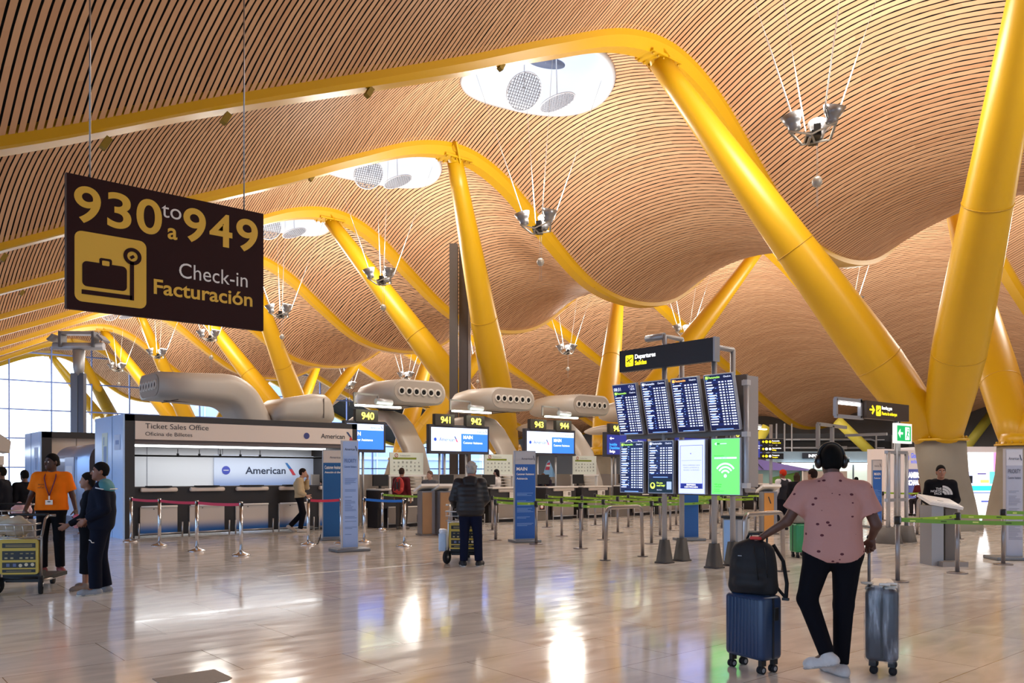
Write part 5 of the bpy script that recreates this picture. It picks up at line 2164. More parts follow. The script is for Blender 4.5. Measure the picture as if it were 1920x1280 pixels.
def V3(*a):
    return Vector(a)
BASE = dict(pelvis=(0, 0, .95), waist=(0, 0, 1.10), chest=(0, -.01, 1.29), neck=(0, -.01, 1.47), head=(0, .015, 1.62),
            shR=(.185, -.01, 1.405), elR=(.235, -.03, 1.13), wrR=(.25, .06, .88), shL=(-.185, -.01, 1.405), elL=(-.235, -.03, 1.13), wrL=(-.25, .06, .88),
            hipR=(.09, 0, .93), knR=(.10, .02, .50), anR=(.10, -.02, .085), toR=(.13, .16, .03),
            hipL=(-.09, 0, .93), knL=(-.10, .02, .50), anL=(-.10, -.02, .085), toL=(-.13, .16, .03))
def hand(w, d, up, side, curl=.45, h=.005, s=1.0, spread=1.0, thumb=.5):
    # w wrist, d direction of the palm, up = back of the hand, side = +1 when the thumb lies towards d x up
    d = d.normalized()
    up = (up - d * up.dot(d)).normalized()
    b = d.cross(up)
    S_ = SDF()
    S_.cap(w - d * .02 * s, w + d * .015 * s, .024 * s, .026 * s, k=.015)
    ln = (.072, .08, .076, .062)
    for i, off in enumerate((.030, .010, -.010, -.028)):
        o = b * side * off * s
        kn = w + d * .082 * s + o * 1.0 - d * (.006 if i in (0, 2) else 0 if i == 1 else .014) * s
        S_.cap(w + d * .018 * s + o * .6, kn, .015 * s, .0125 * s, k=.012)
        p, dd = kn, d
        for j, (fr, r) in enumerate(((.45, .0095), (.32, .0085), (.23, .0075))):
            a = curl * (.7 if j == 0 else 1.0) * (1 + .08 * i)
            dd = (dd * math.cos(a) - up.lerp(up, 0) * 0 + (-(b.cross(dd)) * 0)).normalized() if False else (Matrix.Rotation(-a, 3, b) @ dd)
            q = p + dd * ln[i] * fr * s
            S_.cap(p, q, r * s, r * .92 * s, k=.005)
            p = q
    tb = w + d * .022 * s + b * side * .024 * s
    td = (d * .62 + b * side * .68 - up * thumb * .5).normalized()
    p = tb + td * .045 * s
    S_.cap(tb, p, .015 * s, .0115 * s, k=.012)
    td2 = (td + d * .5 - up * thumb * .6).normalized()
    q = p + td2 * .028 * s
    S_.cap(p, q, .0105 * s, .0095 * s, k=.006)
    S_.cap(q, q + (td2 - up * thumb * .3).normalized() * .022 * s, .0095 * s, .008 * s, k=.006)
    return S_.mesh(h)

def person(name, label, p, ang, H, pose=None, skin='8d5f48', hair=None, top=None, legs=None, shoes=None, face=False, head_yaw=0.0, head_pitch=0.0, fat=0.0, h=.014, hands=None, group=None, hide_legs=False):
    """ang: heading, 0 = away from the viewer, +90 = towards the left of the view"""
    t = thing(name, label, 'person', p, HEAD + math.radians(ang), group)
    s = H / 1.75
    J = {k: Vector(v) * s for k, v in BASE.items()}
    for k, v in (pose or {}).items():
        J[k] = Vector(v) * s
    SK = M(skin, .55, var=.05, scale=12)
    nk = J['neck']
    Rh = (Matrix.Rotation(math.radians(head_yaw), 3, 'Z') @ Matrix.Rotation(math.radians(head_pitch), 3, 'X'))
    hc = J['head']
    def hp(x, y, z):          # head frame around its centre (x right, y front, z up)
        return hc + Rh @ (Vector((x, y, z)) * s)
    B = SDF()
    fs = fat * s
    # trunk
    pv, wa, ch = J['pelvis'], J['waist'], J['chest']
    lat = (J['shR'] - J['shL']).normalized()
    hl = (J['hipR'] - J['hipL']).normalized()
    B.cap(pv - hl * .085 * s, pv + hl * .085 * s, .10 * s + fs * .5, k=.06 * s)
    B.cap(wa - hl * .06 * s, wa + hl * .06 * s, .098 * s + fs, k=.08 * s)
    B.cap(ch - lat * .085 * s, ch + lat * .085 * s, .105 * s + fs * .6, k=.08 * s)
    B.cap(J['shL'], J['shR'], .055 * s, k=.06 * s)
    for q in 'RL':
        B.cap(nk - Vector((0, 0, .02 * s)), J['sh' + q], .05 * s, .05 * s, k=.04 * s)
    # limbs
    for q in 'RL':
        B.cap(J['sh' + q], J['el' + q], .050 * s + fs * .2, .038 * s, k=.03 * s)
        B.cap(J['el' + q], J['wr' + q], .038 * s, .026 * s, k=.02 * s)
        if not hide_legs:
            B.cap(J['hip' + q], J['kn' + q], .082 * s + fs * .2, .055 * s, k=.04 * s)
            B.cap(J['kn' + q], J['kn' + q].lerp(J['an' + q], .35), .054 * s, .052 * s, k=.03 * s)
            B.cap(J['kn' + q].lerp(J['an' + q], .3), J['an' + q], .053 * s, .036 * s, k=.03 * s)
            B.cap(J['an' + q], J['an' + q].lerp(J['to' + q], .8), .034 * s, .026 * s, k=.02 * s)
    # neck and head
    B.cap(nk - Vector((0, 0, .03 * s)), hp(0, -.02, -.05), .056 * s, .052 * s, k=.03 * s)
    B.ell(hp(0, -.012, .04), Vector((.074, .094, .09)) * s, k=.03 * s, R=Rh)
    B.ell(hp(0, .028, -.035), Vector((.056, .062, .07)) * s, k=.04 * s, R=Rh)
    B.cap(hp(0, .06, -.075), hp(0, .075, -.08), .022 * s, k=.03 * s)
    B.cap(hp(0, .088, .015), hp(0, .106, -.018), .010 * s, .015 * s, k=.012 * s)
    B.cap(hp(-.036, .072, .032), hp(.036, .072, .032), .013 * s, k=.015 * s)
    B.cap(hp(-.02, .085, -.05), hp(.02, .085, -.05), .010 * s, k=.008 * s)
    for e in (-1, 1):
        B.ell(hp(e * .076, -.01, 0), Vector((.012, .022, .032)) * s, k=.008 * s, R=Rh)
        if face:
            B.ell(hp(e * .032, .098, .012), Vector((.016, .012, .010)) * s, k=.008 * s, sub=True)
    ex = []
    for q, sd in (('R', 1), ('L', -1)):
        d = (J['wr' + q] - J['el' + q]).normalized()
        hd = dict(d=d, up=Vector((sd, 0, 0)), curl=.35, side=-sd)
        hd.update((hands or {}).get(q, {}))
        hh = hd.pop('h', max(.0055, h * .5))
        dd = Vector(hd['d']).normalized()
        upv = Vector(hd['up'])
        ex.append(hand(J['wr' + q], dd, upv, hd['side'] if 'sideabs' not in hd else hd['sideabs'], hd['curl'], hh, s, thumb=hd.get('thumb', .5)))
    smooth_obj('body', B.mesh(h), SK, t, ex)
    if face:
        for e in (-1, 1):
            mb = MB()
            mb.lathe([(.001, -.011 * s), (.008 * s, -.007 * s), (.011 * s, 0), (.008 * s, .007 * s), (.001, .011 * s)], M('d9d2cc', .3), 10, Matrix.Translation(hp(e * .031, .080, .012)))
            mb.lathe([(.001, -.006 * s), (.006 * s, 0), (.001, .006 * s)], BLACK, 8, Matrix.Translation(hp(e * .031, .089, .012)))
            mb.build('eye', t)
            mb = MB()
            mb.tube([hp(e * .014, .090, .034), hp(e * .034, .088, .041), hp(e * .052, .074, .034)], .0045 * s, M('17100d', .8), 6)
            mb.build('eyebrow', t)
        mb = MB()
        mb.tube([hp(-.022, .086, -.05), hp(0, .096, -.049), hp(.022, .086, -.05)], .006 * s, M('7a4038', .6), 6)
        mb.build('mouth', t)
    # hair
    if hair:
        kind, col = hair[0], hair[1]
        hv = hair[2] if len(hair) > 2 else 1.0
        A = SDF()
        g = .012 * s
        n1 = Rh @ Vector((0, .75, -.66))
        cutp = [(hp(0, .055, .055), n1)]
        if kind != 'long':
            cutp.append((hp(0, -.05, -.055), Rh @ Vector((0, -.25, -.97))))
        if kind == 'turban':
            A.ell(hp(0, -.015, .055), (Vector((.086, .108, .092))) * s, k=.02 * s, R=Rh)
            A.ell(hp(0, -.05, .03), (Vector((.085, .07, .085))) * s, k=.02 * s, R=Rh)
            cutp = [(hp(0, .05, .02), n1)]
        else:
            A.ell(hp(0, -.014, .042), (Vector((.074, .096, .092)) + Vector((.006, .007, .009)) * hv) * s, k=.02 * s, R=Rh)
            A.ell(hp(0, -.045, .0), (Vector((.072, .058, .075)) + Vector((.004, .004, .004)) * (hv - 1)) * s, k=.02 * s, R=Rh)
        if kind == 'long':
            for e in (-.05, 0, .05):
                A.cap(hp(e, -.06, .02), hp(e * 1.1, -.085, -.28), .045 * s, .03 * s, k=.02 * s)
        if kind == 'tail':
            A.cap(hp(0, -.10, .02), hp(0, -.13, -.24), .035 * s, .02 * s, k=.02 * s)
        if kind == 'curly':
            rr = random.Random(3)
            for i in range(40):
                a, b = rr.uniform(0, 6.28), rr.uniform(.1, 1.5)
                A.ell(hp(.082 * math.cos(a) * math.sin(b), -.02 + .1 * math.sin(a) * math.sin(b), .045 + .1 * math.cos(b)), Vector((.022, .022, .022)) * s, k=.01 * s)
        smooth_obj('hair' if kind != 'turban' else 'headwear', A.mesh(min(h, .010), cuts=cutp), M(col, .8, var=.2, scale=30, spec=.15), t)
    # trousers or skirt
    if legs:
        T = SDF()
        lo_ = legs.get('loose', .012) * s
        T.cap(pv - hl * .085 * s, pv + hl * .085 * s, .10 * s + fs * .5 + lo_, k=.06 * s)
        wz = legs.get('waist', 1.03) * s
        T.cap(wa - hl * .06 * s - Vector((0, 0, .04 * s)), wa + hl * .06 * s - Vector((0, 0, .04 * s)), .10 * s + fs * .9 + lo_ * .6, k=.06 * s)
        upn = (wa - pv).normalized()
        cuts = [(pv + upn * (wz - .95 * s), upn)]
        for q in 'RL':
            an = J['kn' + q].lerp(J['an' + q], legs.get('len', .985))
            dv = (J['an' + q] - J['kn' + q]).normalized()
            T.cap(J['hip' + q], J['kn' + q], .086 * s + fs * .25 + lo_, .060 * s + lo_ * legs.get('knee', 1.2), k=.045 * s)
            T.cap(J['kn' + q], an + dv * .06 * s, .060 * s + lo_ * legs.get('knee', 1.2), legs.get('cuff', .05) * s + lo_, k=.02 * s, cut=[(an, dv)])
        smooth_obj(legs.get('name', 'trousers'), T.mesh(h, cuts), M(legs['col'], .85, var=.12, scale=9, bump=.2, spec=.12), t)
    if shoes:
        for q in 'RL':
            A = SDF()
            an, to = J['an' + q], J['to' + q]
            f = to - an
            fl = Vector((f.x, f.y, 0)).normalized()
            ltr = fl.cross(Vector((0, 0, 1)))
            base = math.atan2(.055, .18)
            pit = math.atan2(-f.z, Vector((f.x, f.y)).length) - base
            fd = (fl * math.cos(pit) - Vector((0, 0, 1)) * math.sin(pit))
            un = ltr.cross(fd)
            if un.z < 0:
                un = -un
            heel = an - fd * .045 * s - un * .045 * s
            ball = heel + fd * .20 * s - un * .003 * s
            A.cap(heel, heel + fd * .07 * s, .042 * s, .040 * s, k=.02 * s)
            A.cap(heel + fd * .05 * s, ball, .043 * s, .046 * s, k=.02 * s)
            A.cap(ball, ball + fd * .035 * s, .045 * s, .036 * s, k=.02 * s)
            A.cap(an + un * .0 * s, an - fd * .01 * s - un * .02 * s, .044 * s, .046 * s, k=.025 * s)
            sole_p = heel - un * .040 * s
            sh = smooth_obj('shoe', A.mesh(min(h, .009), cuts=[(sole_p, -un), (an + un * .03 * s, un)]), M(shoes['col'], .6, var=.15, scale=25), t)
            if 'sole' in shoes:
                A = SDF()
                A.cap(heel, ball + fd * .038 * s, .047 * s, .049 * s, k=.01)
                smooth_obj('sole', A.mesh(min(h, .009), cuts=[(sole_p + un * .016 * s, un), (sole_p - un * .004 * s, -un)]), M(shoes['sole'], .6), sh)
    # upper clothing
    if top:
        T = SDF()
        lo_ = top.get('loose', .018) * s
        slv = top.get('sleeve', 1.0)
        hem = top.get('hem', .90) * s
        T.cap(ch - lat * .085 * s, ch + lat * .085 * s, .106 * s + fs * .6 + lo_, k=.08 * s)
        T.cap(wa - hl * .062 * s, wa + hl * .062 * s, .102 * s + fs + lo_ * 1.1, k=.08 * s)
        T.cap(pv - hl * .085 * s, pv + hl * .085 * s, .102 * s + fs * .6 + lo_ * 1.1, k=.06 * s)
        T.cap(J['shL'], J['shR'], .058 * s + lo_ * .6, k=.06 * s)
        for q in 'RL':
            T.cap(nk - Vector((0, 0, .03 * s)), J['sh' + q], .052 * s + lo_ * .5, .054 * s + lo_ * .5, k=.04 * s)
        T.cap(nk - Vector((0, 0, .06 * s)), nk + Vector((0, 0, top.get('collar', .0) * s)), .066 * s, .068 * s, k=.03 * s, cut=[(nk + Vector((0, 0, (top.get('collar', .0) - .005) * s)), (Rh @ Vector((0, .0, 1))) if False else Vector((0, .25, .97)))])
        upn = (ch - pv).normalized()
        cuts = [(pv + upn * (hem - .95 * s), -upn)]
        for q in 'RL':
            a, b, c = J['sh' + q], J['el' + q], J['wr' + q]
            if slv <= 0:
                continue
            if slv <= .5:
                e = a.lerp(b, slv * 2)
                dv = (b - a).normalized()
                T.cap(a, e + dv * .05 * s, .056 * s + lo_, .052 * s + lo_ * top.get('flare', 1.5), k=.03 * s, cut=[(e, dv)])
            else:
                e = b.lerp(c, (slv - .5) * 2)
                dv = (c - b).normalized()
                T.cap(a, b, .056 * s + lo_, .044 * s + lo_, k=.03 * s)
                T.cap(b, e + dv * .03 * s, .044 * s + lo_, .032 * s + lo_ * .8, k=.02 * s, cut=[(e, dv)])
        cm = top.get('mat') or M(top['col'], .85, var=.10, scale=7, bump=top.get('bump', .25), spec=.15)
        smooth_obj(top.get('name', 'shirt'), T.mesh(h, cuts), cm, t)
        if top.get('vest'):
            T = SDF()
            lo2 = lo_ + .012 * s
            T.cap(ch - lat * .08 * s, ch + lat * .08 * s, .106 * s + lo2, k=.08 * s)
            T.cap(wa - hl * .062 * s, wa + hl * .062 * s, .102 * s + lo2, k=.08 * s)
            T.cap(pv - hl * .085 * s, pv + hl * .085 * s, .102 * s + lo2, k=.06 * s)
            T.cap(J['shL'] * .75 + J['shR'] * .25, J['shR'] * .75 + J['shL'] * .25, .058 * s + lo2, k=.05 * s)
            smooth_obj('vest', T.mesh(h, cuts), M(top['vest'], .8), t)
    t['_s'] = s
    return t, J, hp
def loose(name, sd, mat, h=.012, cuts=(), loc=None, label=None, cat=None, parent=None, group=None):
    V, F = sd.mesh(h, cuts)
    mb = MB()
    mb.add([tuple(v) for v in V], [tuple(int(i) for i in q) for q in F], mat, True)
    o = mb.build(name, parent)
    if loc is not None:
        o.location = loc
    if label:
        tag(o, label, cat, group)
    return o

# ---- man with headphones
def print_mat():
    m = bpy.data.materials.new('pink_printed_cotton')
    m.use_nodes = True
    nt = m.node_tree
    b = nt.nodes['Principled BSDF']
    tc = nt.nodes.new('ShaderNodeTexCoord')
    mp = nt.nodes.new('ShaderNodeMapping')
    mp.inputs['Scale'].default_value = (12, 12, 17)
    v = nt.nodes.new('ShaderNodeTexVoronoi')
    v.inputs['Scale'].default_value = 1.0
    v.inputs['Randomness'].default_value = .8
    nt.links.new(tc.outputs['Object'], mp.inputs[0])
    nt.links.new(mp.outputs[0], v.inputs['Vector'])
    lt = nt.nodes.new('ShaderNodeMath')
    lt.operation = 'LESS_THAN'
    lt.inputs[1].default_value = .165
    nt.links.new(v.outputs['Distance'], lt.inputs[0])
    n = nt.nodes.new('ShaderNodeTexNoise')
    n.inputs['Scale'].default_value = 7
    n.inputs['Detail'].default_value = 3
    nt.links.new(tc.outputs['Object'], n.inputs['Vector'])
    mx = nt.nodes.new('ShaderNodeMix')
    mx.data_type = 'RGBA'
    mx.inputs[6].default_value = (*lin('bd8b81'), 1)
    mx.inputs[7].default_value = (*lin('5d3136'), 1)
    nt.links.new(lt.outputs[0], mx.inputs[0])
    nt.links.new(mx.outputs[2], b.inputs['Base Color'])
    b.inputs['Roughness'].default_value = .85
    b.inputs['Specular IOR Level'].default_value = .15
    bp = nt.nodes.new('ShaderNodeBump')
    bp.inputs['Strength'].default_value = .55
    bp.inputs['Distance'].default_value = .03
    nt.links.new(n.outputs['Fac'], bp.inputs['Height'])
    nt.links.new(bp.outputs[0], b.inputs['Normal'])
    return m
pp = floor_at(1562, 1266)
t, J, hp = person('person', 'man in a pink printed shirt and black headphones pulling two suitcases, seen from behind', pp, -12, 1.76, h=.010, skin='5a3a2c', fat=.022,
    pose=dict(pelvis=(0, 0, .95), waist=(0, .0, 1.10), chest=(0, 0, 1.29), neck=(0, 0, 1.495), head=(-.01, .03, 1.615),
              shR=(.20, -.01, 1.40), elR=(.30, -.03, 1.15), wrR=(.285, .06, 1.04),
              shL=(-.20, -.01, 1.40), elL=(-.335, -.02, 1.17), wrL=(-.50, .06, 1.05),
              hipR=(.10, 0, .93), knR=(.085, .06, .53), anR=(.055, .0, .085), toR=(-.03, .16, .03),
              hipL=(-.10, 0, .93), knL=(-.19, -.02, .58), anL=(-.075, -.22, .20), toL=(-.20, -.10, .09)),
    hair=('short', '070606', 1.6), head_pitch=-6,
    top=dict(mat=print_mat(), sleeve=.34, hem=.865, loose=.022, collar=.045, flare=1.8), legs=dict(col='0e0d14', loose=.02, cuff=.034, knee=.8), shoes=dict(col='c9c3c0', sole='a9a3a0'),
    hands=dict(R=dict(d=(-.05, .12, -1), up=(.6, .8, 0), curl=1.15, side=-1, h=.004), L=dict(d=(-.7, .25, -.55), up=(-.5, .3, .8), curl=1.0, side=1, h=.004)))
s = 1.76 / 1.75
mb = MB()
arc = [hp(.092 * math.cos(a), -.01, .045 + .105 * math.sin(a)) for a in [math.pi * q / 16 for q in range(17)]]
mb.tube(arc, .014, BLACK, 8)
hd = mb.build('headphones', t)
for e in (-1, 1):
    A = SDF()
    A.ell(hp(e * .092, -.01, .01), (.03, .05, .055), k=.01)
    loose('ear_cup', A, M('101014', .35), .008, parent=hd)
    mb = MB()
    mb.lathe([(.001, 0), (.018, 0), (.018, .004), (.001, .004)], M('b9bcc6', .25, .8), 12, Matrix.Translation(hp(e * .122, -.03, .02)) @ Matrix.Rotation(e * math.pi / 2, 4, 'Y'))
    mb.build('cap', hd)

# ---- suitcases
def wheel_set(t, pts, r=.03):
    for (x, y) in pts:
        mb = MB()
        mb.box((x, y, .085), (.035, .05, .05), BLACK)
        w_ = mb.build('caster', t)
        for dx in (-.014, .014):
            mb = MB()
            X = Matrix.Translation((x + dx, y - .01, r)) @ Matrix.Rotation(math.pi / 2, 4, 'Y')
            mb.lathe([(.004, -.009), (r, -.009), (r, .009), (.004, .009)], RUBBER, 16, X)
            mb.lathe([(.002, .0095), (r * .55, .0095)], M('8d8d90', .4), 12, X, cap=False)
            mb.build('wheel', w_)
def suitcase(p, rz, W, D, Hh, col, label, ribs=True, handle=.45, hx=0.0, rough=.35, yo=.3):
    t = thing('suitcase', label, 'suitcase', p, rz)
    z0 = .10
    mb = MB()
    MC = M(col, rough, var=.05)
    mb.box((0, 0, z0 + Hh / 2), (W, D, Hh), MC, bev=.04)
    if ribs:
        n = 9
        for i in range(n):
            x = (i - (n - 1) / 2) * W * .82 / n
            for sy in (-1, 1):
                mb.box((x, sy * D / 2, z0 + Hh / 2), (.014, .010, Hh * .88), MC, bev=.004)
    sh = mb.build('shell', t)
    mb = MB()
    for sx in (-1, 1):
        mb.box((sx * (W / 2 + .001), 0, z0 + Hh / 2), (.006, .02, Hh * .93), M('15151a', .5))
    mb.box((0, 0, z0 + Hh + .001), (W * .9, .02, .006), M('15151a', .5))
    mb.box((W / 2 + .004, .03, z0 + Hh * .72), (.012, .05, .1), BLACK, bev=.004)
    mb.build('zip', t)
    if handle:
        mb = MB()
        for sx in (-.08, .08):
            mb.tube([(hx + sx, D * yo, z0 + Hh - .05), (hx + sx, D * yo, z0 + Hh + handle)], .009, M('6f7075', .35, .6), 8)
        mb.build('telescopic_pole', t)
        mb = MB()
        mb.tube([(hx - .10, D * yo, z0 + Hh + handle), (hx + .10, D * yo, z0 + Hh + handle)], .016, BLACK, 10)
        mb.build('grip', t)
    wheel_set(t, [(sx * (W / 2 - .05), sy * (D / 2 - .05)) for sx in (-1, 1) for sy in (-1, 1)])
    return t
pc = at(1412, 1250, 6.55)
suitcase(Vector((pc.x, pc.y, 0)), HEAD - 1.02, .40, .23, .50, '1f3554', 'navy blue ribbed cabin suitcase under the black backpack', handle=.47)
# backpack resting on it
BP = M('141317', .75, var=.15, scale=14, bump=.2)
t = thing('backpack', 'black backpack standing on the navy suitcase', 'backpack', (pc.x, pc.y, .602), HEAD - .62)
A = SDF()
A.ell((0, 0, .2), (.17, .115, .235), k=.03)
for sx in (-1, 1):
    A.cap((sx * .12, 0, .06), (sx * .105, 0, .33), .075, .06, k=.05)
A.cap((-.1, -.0, .05), (.1, -.0, .05), .08, k=.04)
A.cap((-.08, -.075, .09), (.08, -.075, .09), .05, k=.03)
A.cap((-.07, -.07, .22), (.07, -.07, .22), .05, k=.03)
loose('bag_body', A, BP, .011, cuts=[((0, 0, .0), (0, 0, -1))], parent=t)
mb = MB()
mb.tube([(-.06, .03, .42), (-.04, .03, .465), (.04, .03, .465), (.06, .03, .42)], .012, BLACK, 8)
mb.build('carry_loop', t)
mb = MB()
mb.box((.03, -.02, .435), (.09, .05, .025), M('c9322e', .6), .2, bev=.008)
mb.build('red_tag', t)
mb = MB()
mb.tube([(.13, .09, .38), (.2, .12, .25), (.235, .1, .08), (.24, .06, -.03)], .015, M('121215', .8), 8)
mb.tube([(.13, .05, .10), (.19, .07, .02), (.24, .06, -.03)], .012, M('121215', .8), 8)
mb.box((.24, .05, -.035), (.05, .03, .02), BLACK)
mb.build('shoulder_strap', t)
mb = MB()
mb.tube([(.05, -.125, .38), (.07, -.135, .25), (.085, -.13, .12)], .005, M('060608', .6), 6)
mb.tube([(.12, -.1, .37), (.14, -.105, .26), (.15, -.1, .14)], .005, M('060608', .6), 6)
mb.box((-.06, -.13, .30), (.03, .004, .006), M('9a9aa0', .4))
mb.build('zip', t)

# wrapped suitcase
ps = at(1654, 1250, 6.5)
t = suitcase(Vector((ps.x, ps.y, 0)), HEAD - .44 + 1.5708, .36, .235, .56, '3f4047', 'dark suitcase wrapped in clear plastic film, on the right', ribs=False, handle=.385, hx=0, yo=.40)
FILM = bpy.data.materials.new('plastic_film')
FILM.use_nodes = True
nt = FILM.node_tree
b = nt.nodes['Principled BSDF']
b.inputs['Base Color'].default_value = (.62, .64, .7, 1)
b.inputs['Roughness'].default_value = .18
tr = nt.nodes.new('ShaderNodeBsdfTransparent')
mx = nt.nodes.new('ShaderNodeMixShader')
tc = nt.nodes.new('ShaderNodeTexCoord')
mp = nt.nodes.new('ShaderNodeMapping')
mp.inputs['Rotation'].default_value = (.62, 0, 0)
mp.inputs['Scale'].default_value = (4, 16, 3)
n = nt.nodes.new('ShaderNodeTexNoise')
n.inputs['Scale'].default_value = 1.0
n.inputs['Detail'].default_value = 5
r = nt.nodes.new('ShaderNodeMapRange')
r.inputs[1].default_value = .48
r.inputs[2].default_value = .72
r.inputs[3].default_value = .05
r.inputs[4].default_value = .7
nt.links.new(tc.outputs['Object'], mp.inputs[0])
nt.links.new(mp.outputs[0], n.inputs['Vector'])
nt.links.new(n.outputs['Fac'], r.inputs[0])
nt.links.new(r.outputs[0], mx.inputs[0])
nt.links.new(tr.outputs[0], mx.inputs[1])
nt.links.new(b.outputs[0], mx.inputs[2])
bp = nt.nodes.new('ShaderNodeBump')
bp.inputs['Strength'].default_value = .6
nt.links.new(n.outputs['Fac'], bp.inputs['Height'])
nt.links.new(bp.outputs[0], b.inputs['Normal'])
nt.links.new(mx.outputs[0], nt.nodes['Material Output'].inputs[0])
mb = MB()
mb.box((0, 0, .385), (.38, .255, .60), FILM, bev=.045)
mb.build('plastic_wrap', t)
mb = MB()
for q in range(7):
    a = q * .9
    mb.box((.05 * math.sin(a * 1.7), .02 * math.cos(a) + (q - 3) * .03, .675 + .006 * math.sin(q * 2.1)), (.3, .08, .02), M('e6ded2', .5), Matrix.Rotation(.2 * math.sin(q), 4, 'Z') @ Matrix.Rotation(.18 * math.cos(q * 2), 4, 'Y'), bev=.008)
mb.build('wrap_folds', t)

# ---- luggage trolleys
TUBE = M('b9b4ae', .3, .8, name='trolley_tube')
TYEL = M('c9a83a', .45, name='trolley_yellow')
def trolley(p, rz, label, group='luggage trolleys'):
    # front with the yellow notice looks towards local -y
    t = thing('luggage_trolley', label, 'trolley', p, rz, group)
    mb = MB()
    for sx in (-.25, .25):
        mb.tube([(sx, -.12, .16), (sx, -.10, .72), (sx * .98, .02, .95), (sx * .98, .12, .99)], .017, TUBE, 8)
        mb.tube([(sx, -.12, .16), (sx * .8, .3, .14), (sx * .55, .85, .12)], .016, TUBE, 8)
    mb.tube([(-.25, -.11, .70), (.25, -.11, .70)], .014, TUBE, 8)
    mb.tube([(-.25, -.12, .2), (.25, -.12, .2)], .016, BLACK, 8)
    mb.tube([(-.14, .85, .12), (.14, .85, .12)], .016, TUBE, 8)
    mb.tube([(0, -.1, .3), (.06, .4, .14)], .012, BLACK, 6)
    mb.build('frame', t)
    mb = MB()
    mb.tube([(-.25, .12, .99), (-.2, .13, 1.0), (.2, .13, 1.0), (.25, .12, .99)], .019, BLACK, 10)
    for sx in (-.33, .33):
        mb.tube([(sx * .72, .12, .99), (sx, .13, .99)], .016, TUBE, 8)
    mb.build('handle', t)
    mb = MB()
    for z in (.74, .82, .90):
        P = [(-.24, -.11, z), (-.27, -.32 - (z - .74) * .4, z), (.27, -.32 - (z - .74) * .4, z), (.24, -.11, z)]
        mb.tube(P, .007 if z < .9 else .013, TUBE, 6)
    for x in (-.26, -.16, -.06, .04, .14, .26):
        mb.tube([(x, -.10, .73), (x, -.32, .73), (x, -.385, .90)], .004, TUBE, 5)
    mb.build('basket', t)
    mb = MB()
    mb.prism(rrect(-.235, .235, .25, .70, .04), -.155, -.125, TYEL)
    y = -.156
    BK = M('14120f', .5)
    for (a, b_) in ((.59, .65), (.435, .55), (.335, .405), (.275, .315)):
        mb.plate(-.2, .2, a, b_, y, BK)
    for (x, z) in ((.02, .36), (.09, .37), (.165, .37)):
        mb.disc(x, z + .005, .022, y - .003, M('d9c9a4', .5))
    for (x, z) in ((-.13, .37), (-.05, .37)):
        mb.plate(x - .02, x + .02, z - .02, z + .02, y - .003, M('5f6a8a', .5))
    for i in range(2):
        mb.plate(-.16, .16, .605 + i * .018, .613 + i * .018, y - .003, M('a9935a', .5))
    for x in (-.15, -.08, .03, .1, .16):
        mb.plate(x - .02, x + .015, .45, .47, y - .003, M('b9a878', .5))
        mb.plate(x - .015, x + .02, .51, .525, y - .003, M('8a7a4a', .5))
    mb.plate(-.15, .15, .29, .297, y - .003, M('a9935a', .5))
    mb.build('notice_board', t)
    mb = MB()
    mb.box((0, .38, .16), (.42, .85, .05), BLACK)
    mb.box((0, .0, .22), (.44, .2, .12), BLACK)
    mb.build('deck', t)
    for sx, yy, r in ((-.27, -.17, .115), (.27, -.17, .115)):
        mb = MB()
        X = Matrix.Translation((sx, yy, r)) @ Matrix.Rotation(.35 * (1 if sx > 0 else -1), 4, 'Z') @ Matrix.Rotation(math.pi / 2, 4, 'Y')
        mb.lathe([(r * .55, -.026), (r * .95, -.026), (r, -.015), (r, .015), (r * .95, .026), (r * .55, .026)], RUBBER, 22, X, cap=False)
        mb.lathe([(.004, -.02), (r * .6, -.02), (r * .6, .02), (.004, .02)], M('34343a', .5), 16, X)
        mb.lathe([(.004, .03), (r * .2, .03), (r * .2, -.03), (.004, -.03)], TUBE, 10, X)
        mb.tube([(sx, yy, r), (sx, -.12, .22)], .022, BLACK, 8)
        mb.build('wheel', t)
    mb = MB()
    X = Matrix.Translation((0, .85, .05)) @ Matrix.Rotation(math.pi / 2, 4, 'Y')
    mb.lathe([(.004, -.02), (.05, -.02), (.05, .02), (.004, .02)], RUBBER, 16, X)
    mb.build('rear_wheel', t)
    return t
pt = at(46, 1112, 10.75)
pt.z = 0
T1 = trolley(pt, HEAD + .12, 'luggage trolley with yellow notice board carrying a beige bag, at the left edge')
# beige bag in its basket
A = SDF()
rr = random.Random(5)
A.ell((0, 0, .12), (.20, .10, .12), k=.03)
for i in range(14):
    A.ell((rr.uniform(-.15, .15), rr.uniform(-.05, .05), rr.uniform(.06, .22)), (rr.uniform(.04, .08), rr.uniform(.04, .07), rr.uniform(.04, .08)), k=.015)
bpos = T1.location + Matrix.Rotation(HEAD + .12, 3, 'Z') @ Vector((-.02, -.23, .745))
o = loose('travel_bag', A, M('b4a790', .6, var=.12, scale=16, bump=.5), .012, cuts=[((0, 0, .0), (0, 0, -1))], loc=bpos, label='crumpled beige bag lying in the trolley basket', cat='bag')
o.rotation_euler = (0, 0, HEAD + .12)
pt2 = floor_at(22, 1052)
T2 = trolley(pt2, HEAD + .3, 'luggage trolley behind the other one at the left edge, loaded with grey and pink bags')
o = suitcase(pt2 + Vector((.25, .42, .19)), HEAD + .3, .42, .26, .42, '8f8a88', 'grey suitcase on the rear trolley at the left edge', handle=0)
A = SDF()
A.ell((0, 0, .14), (.17, .1, .14), k=.03)
for i in range(12):
    A.ell((rr.uniform(-.12, .12), rr.uniform(-.05, .05), rr.uniform(.05, .26)), (rr.uniform(.03, .07), .05, rr.uniform(.03, .08)), k=.015)
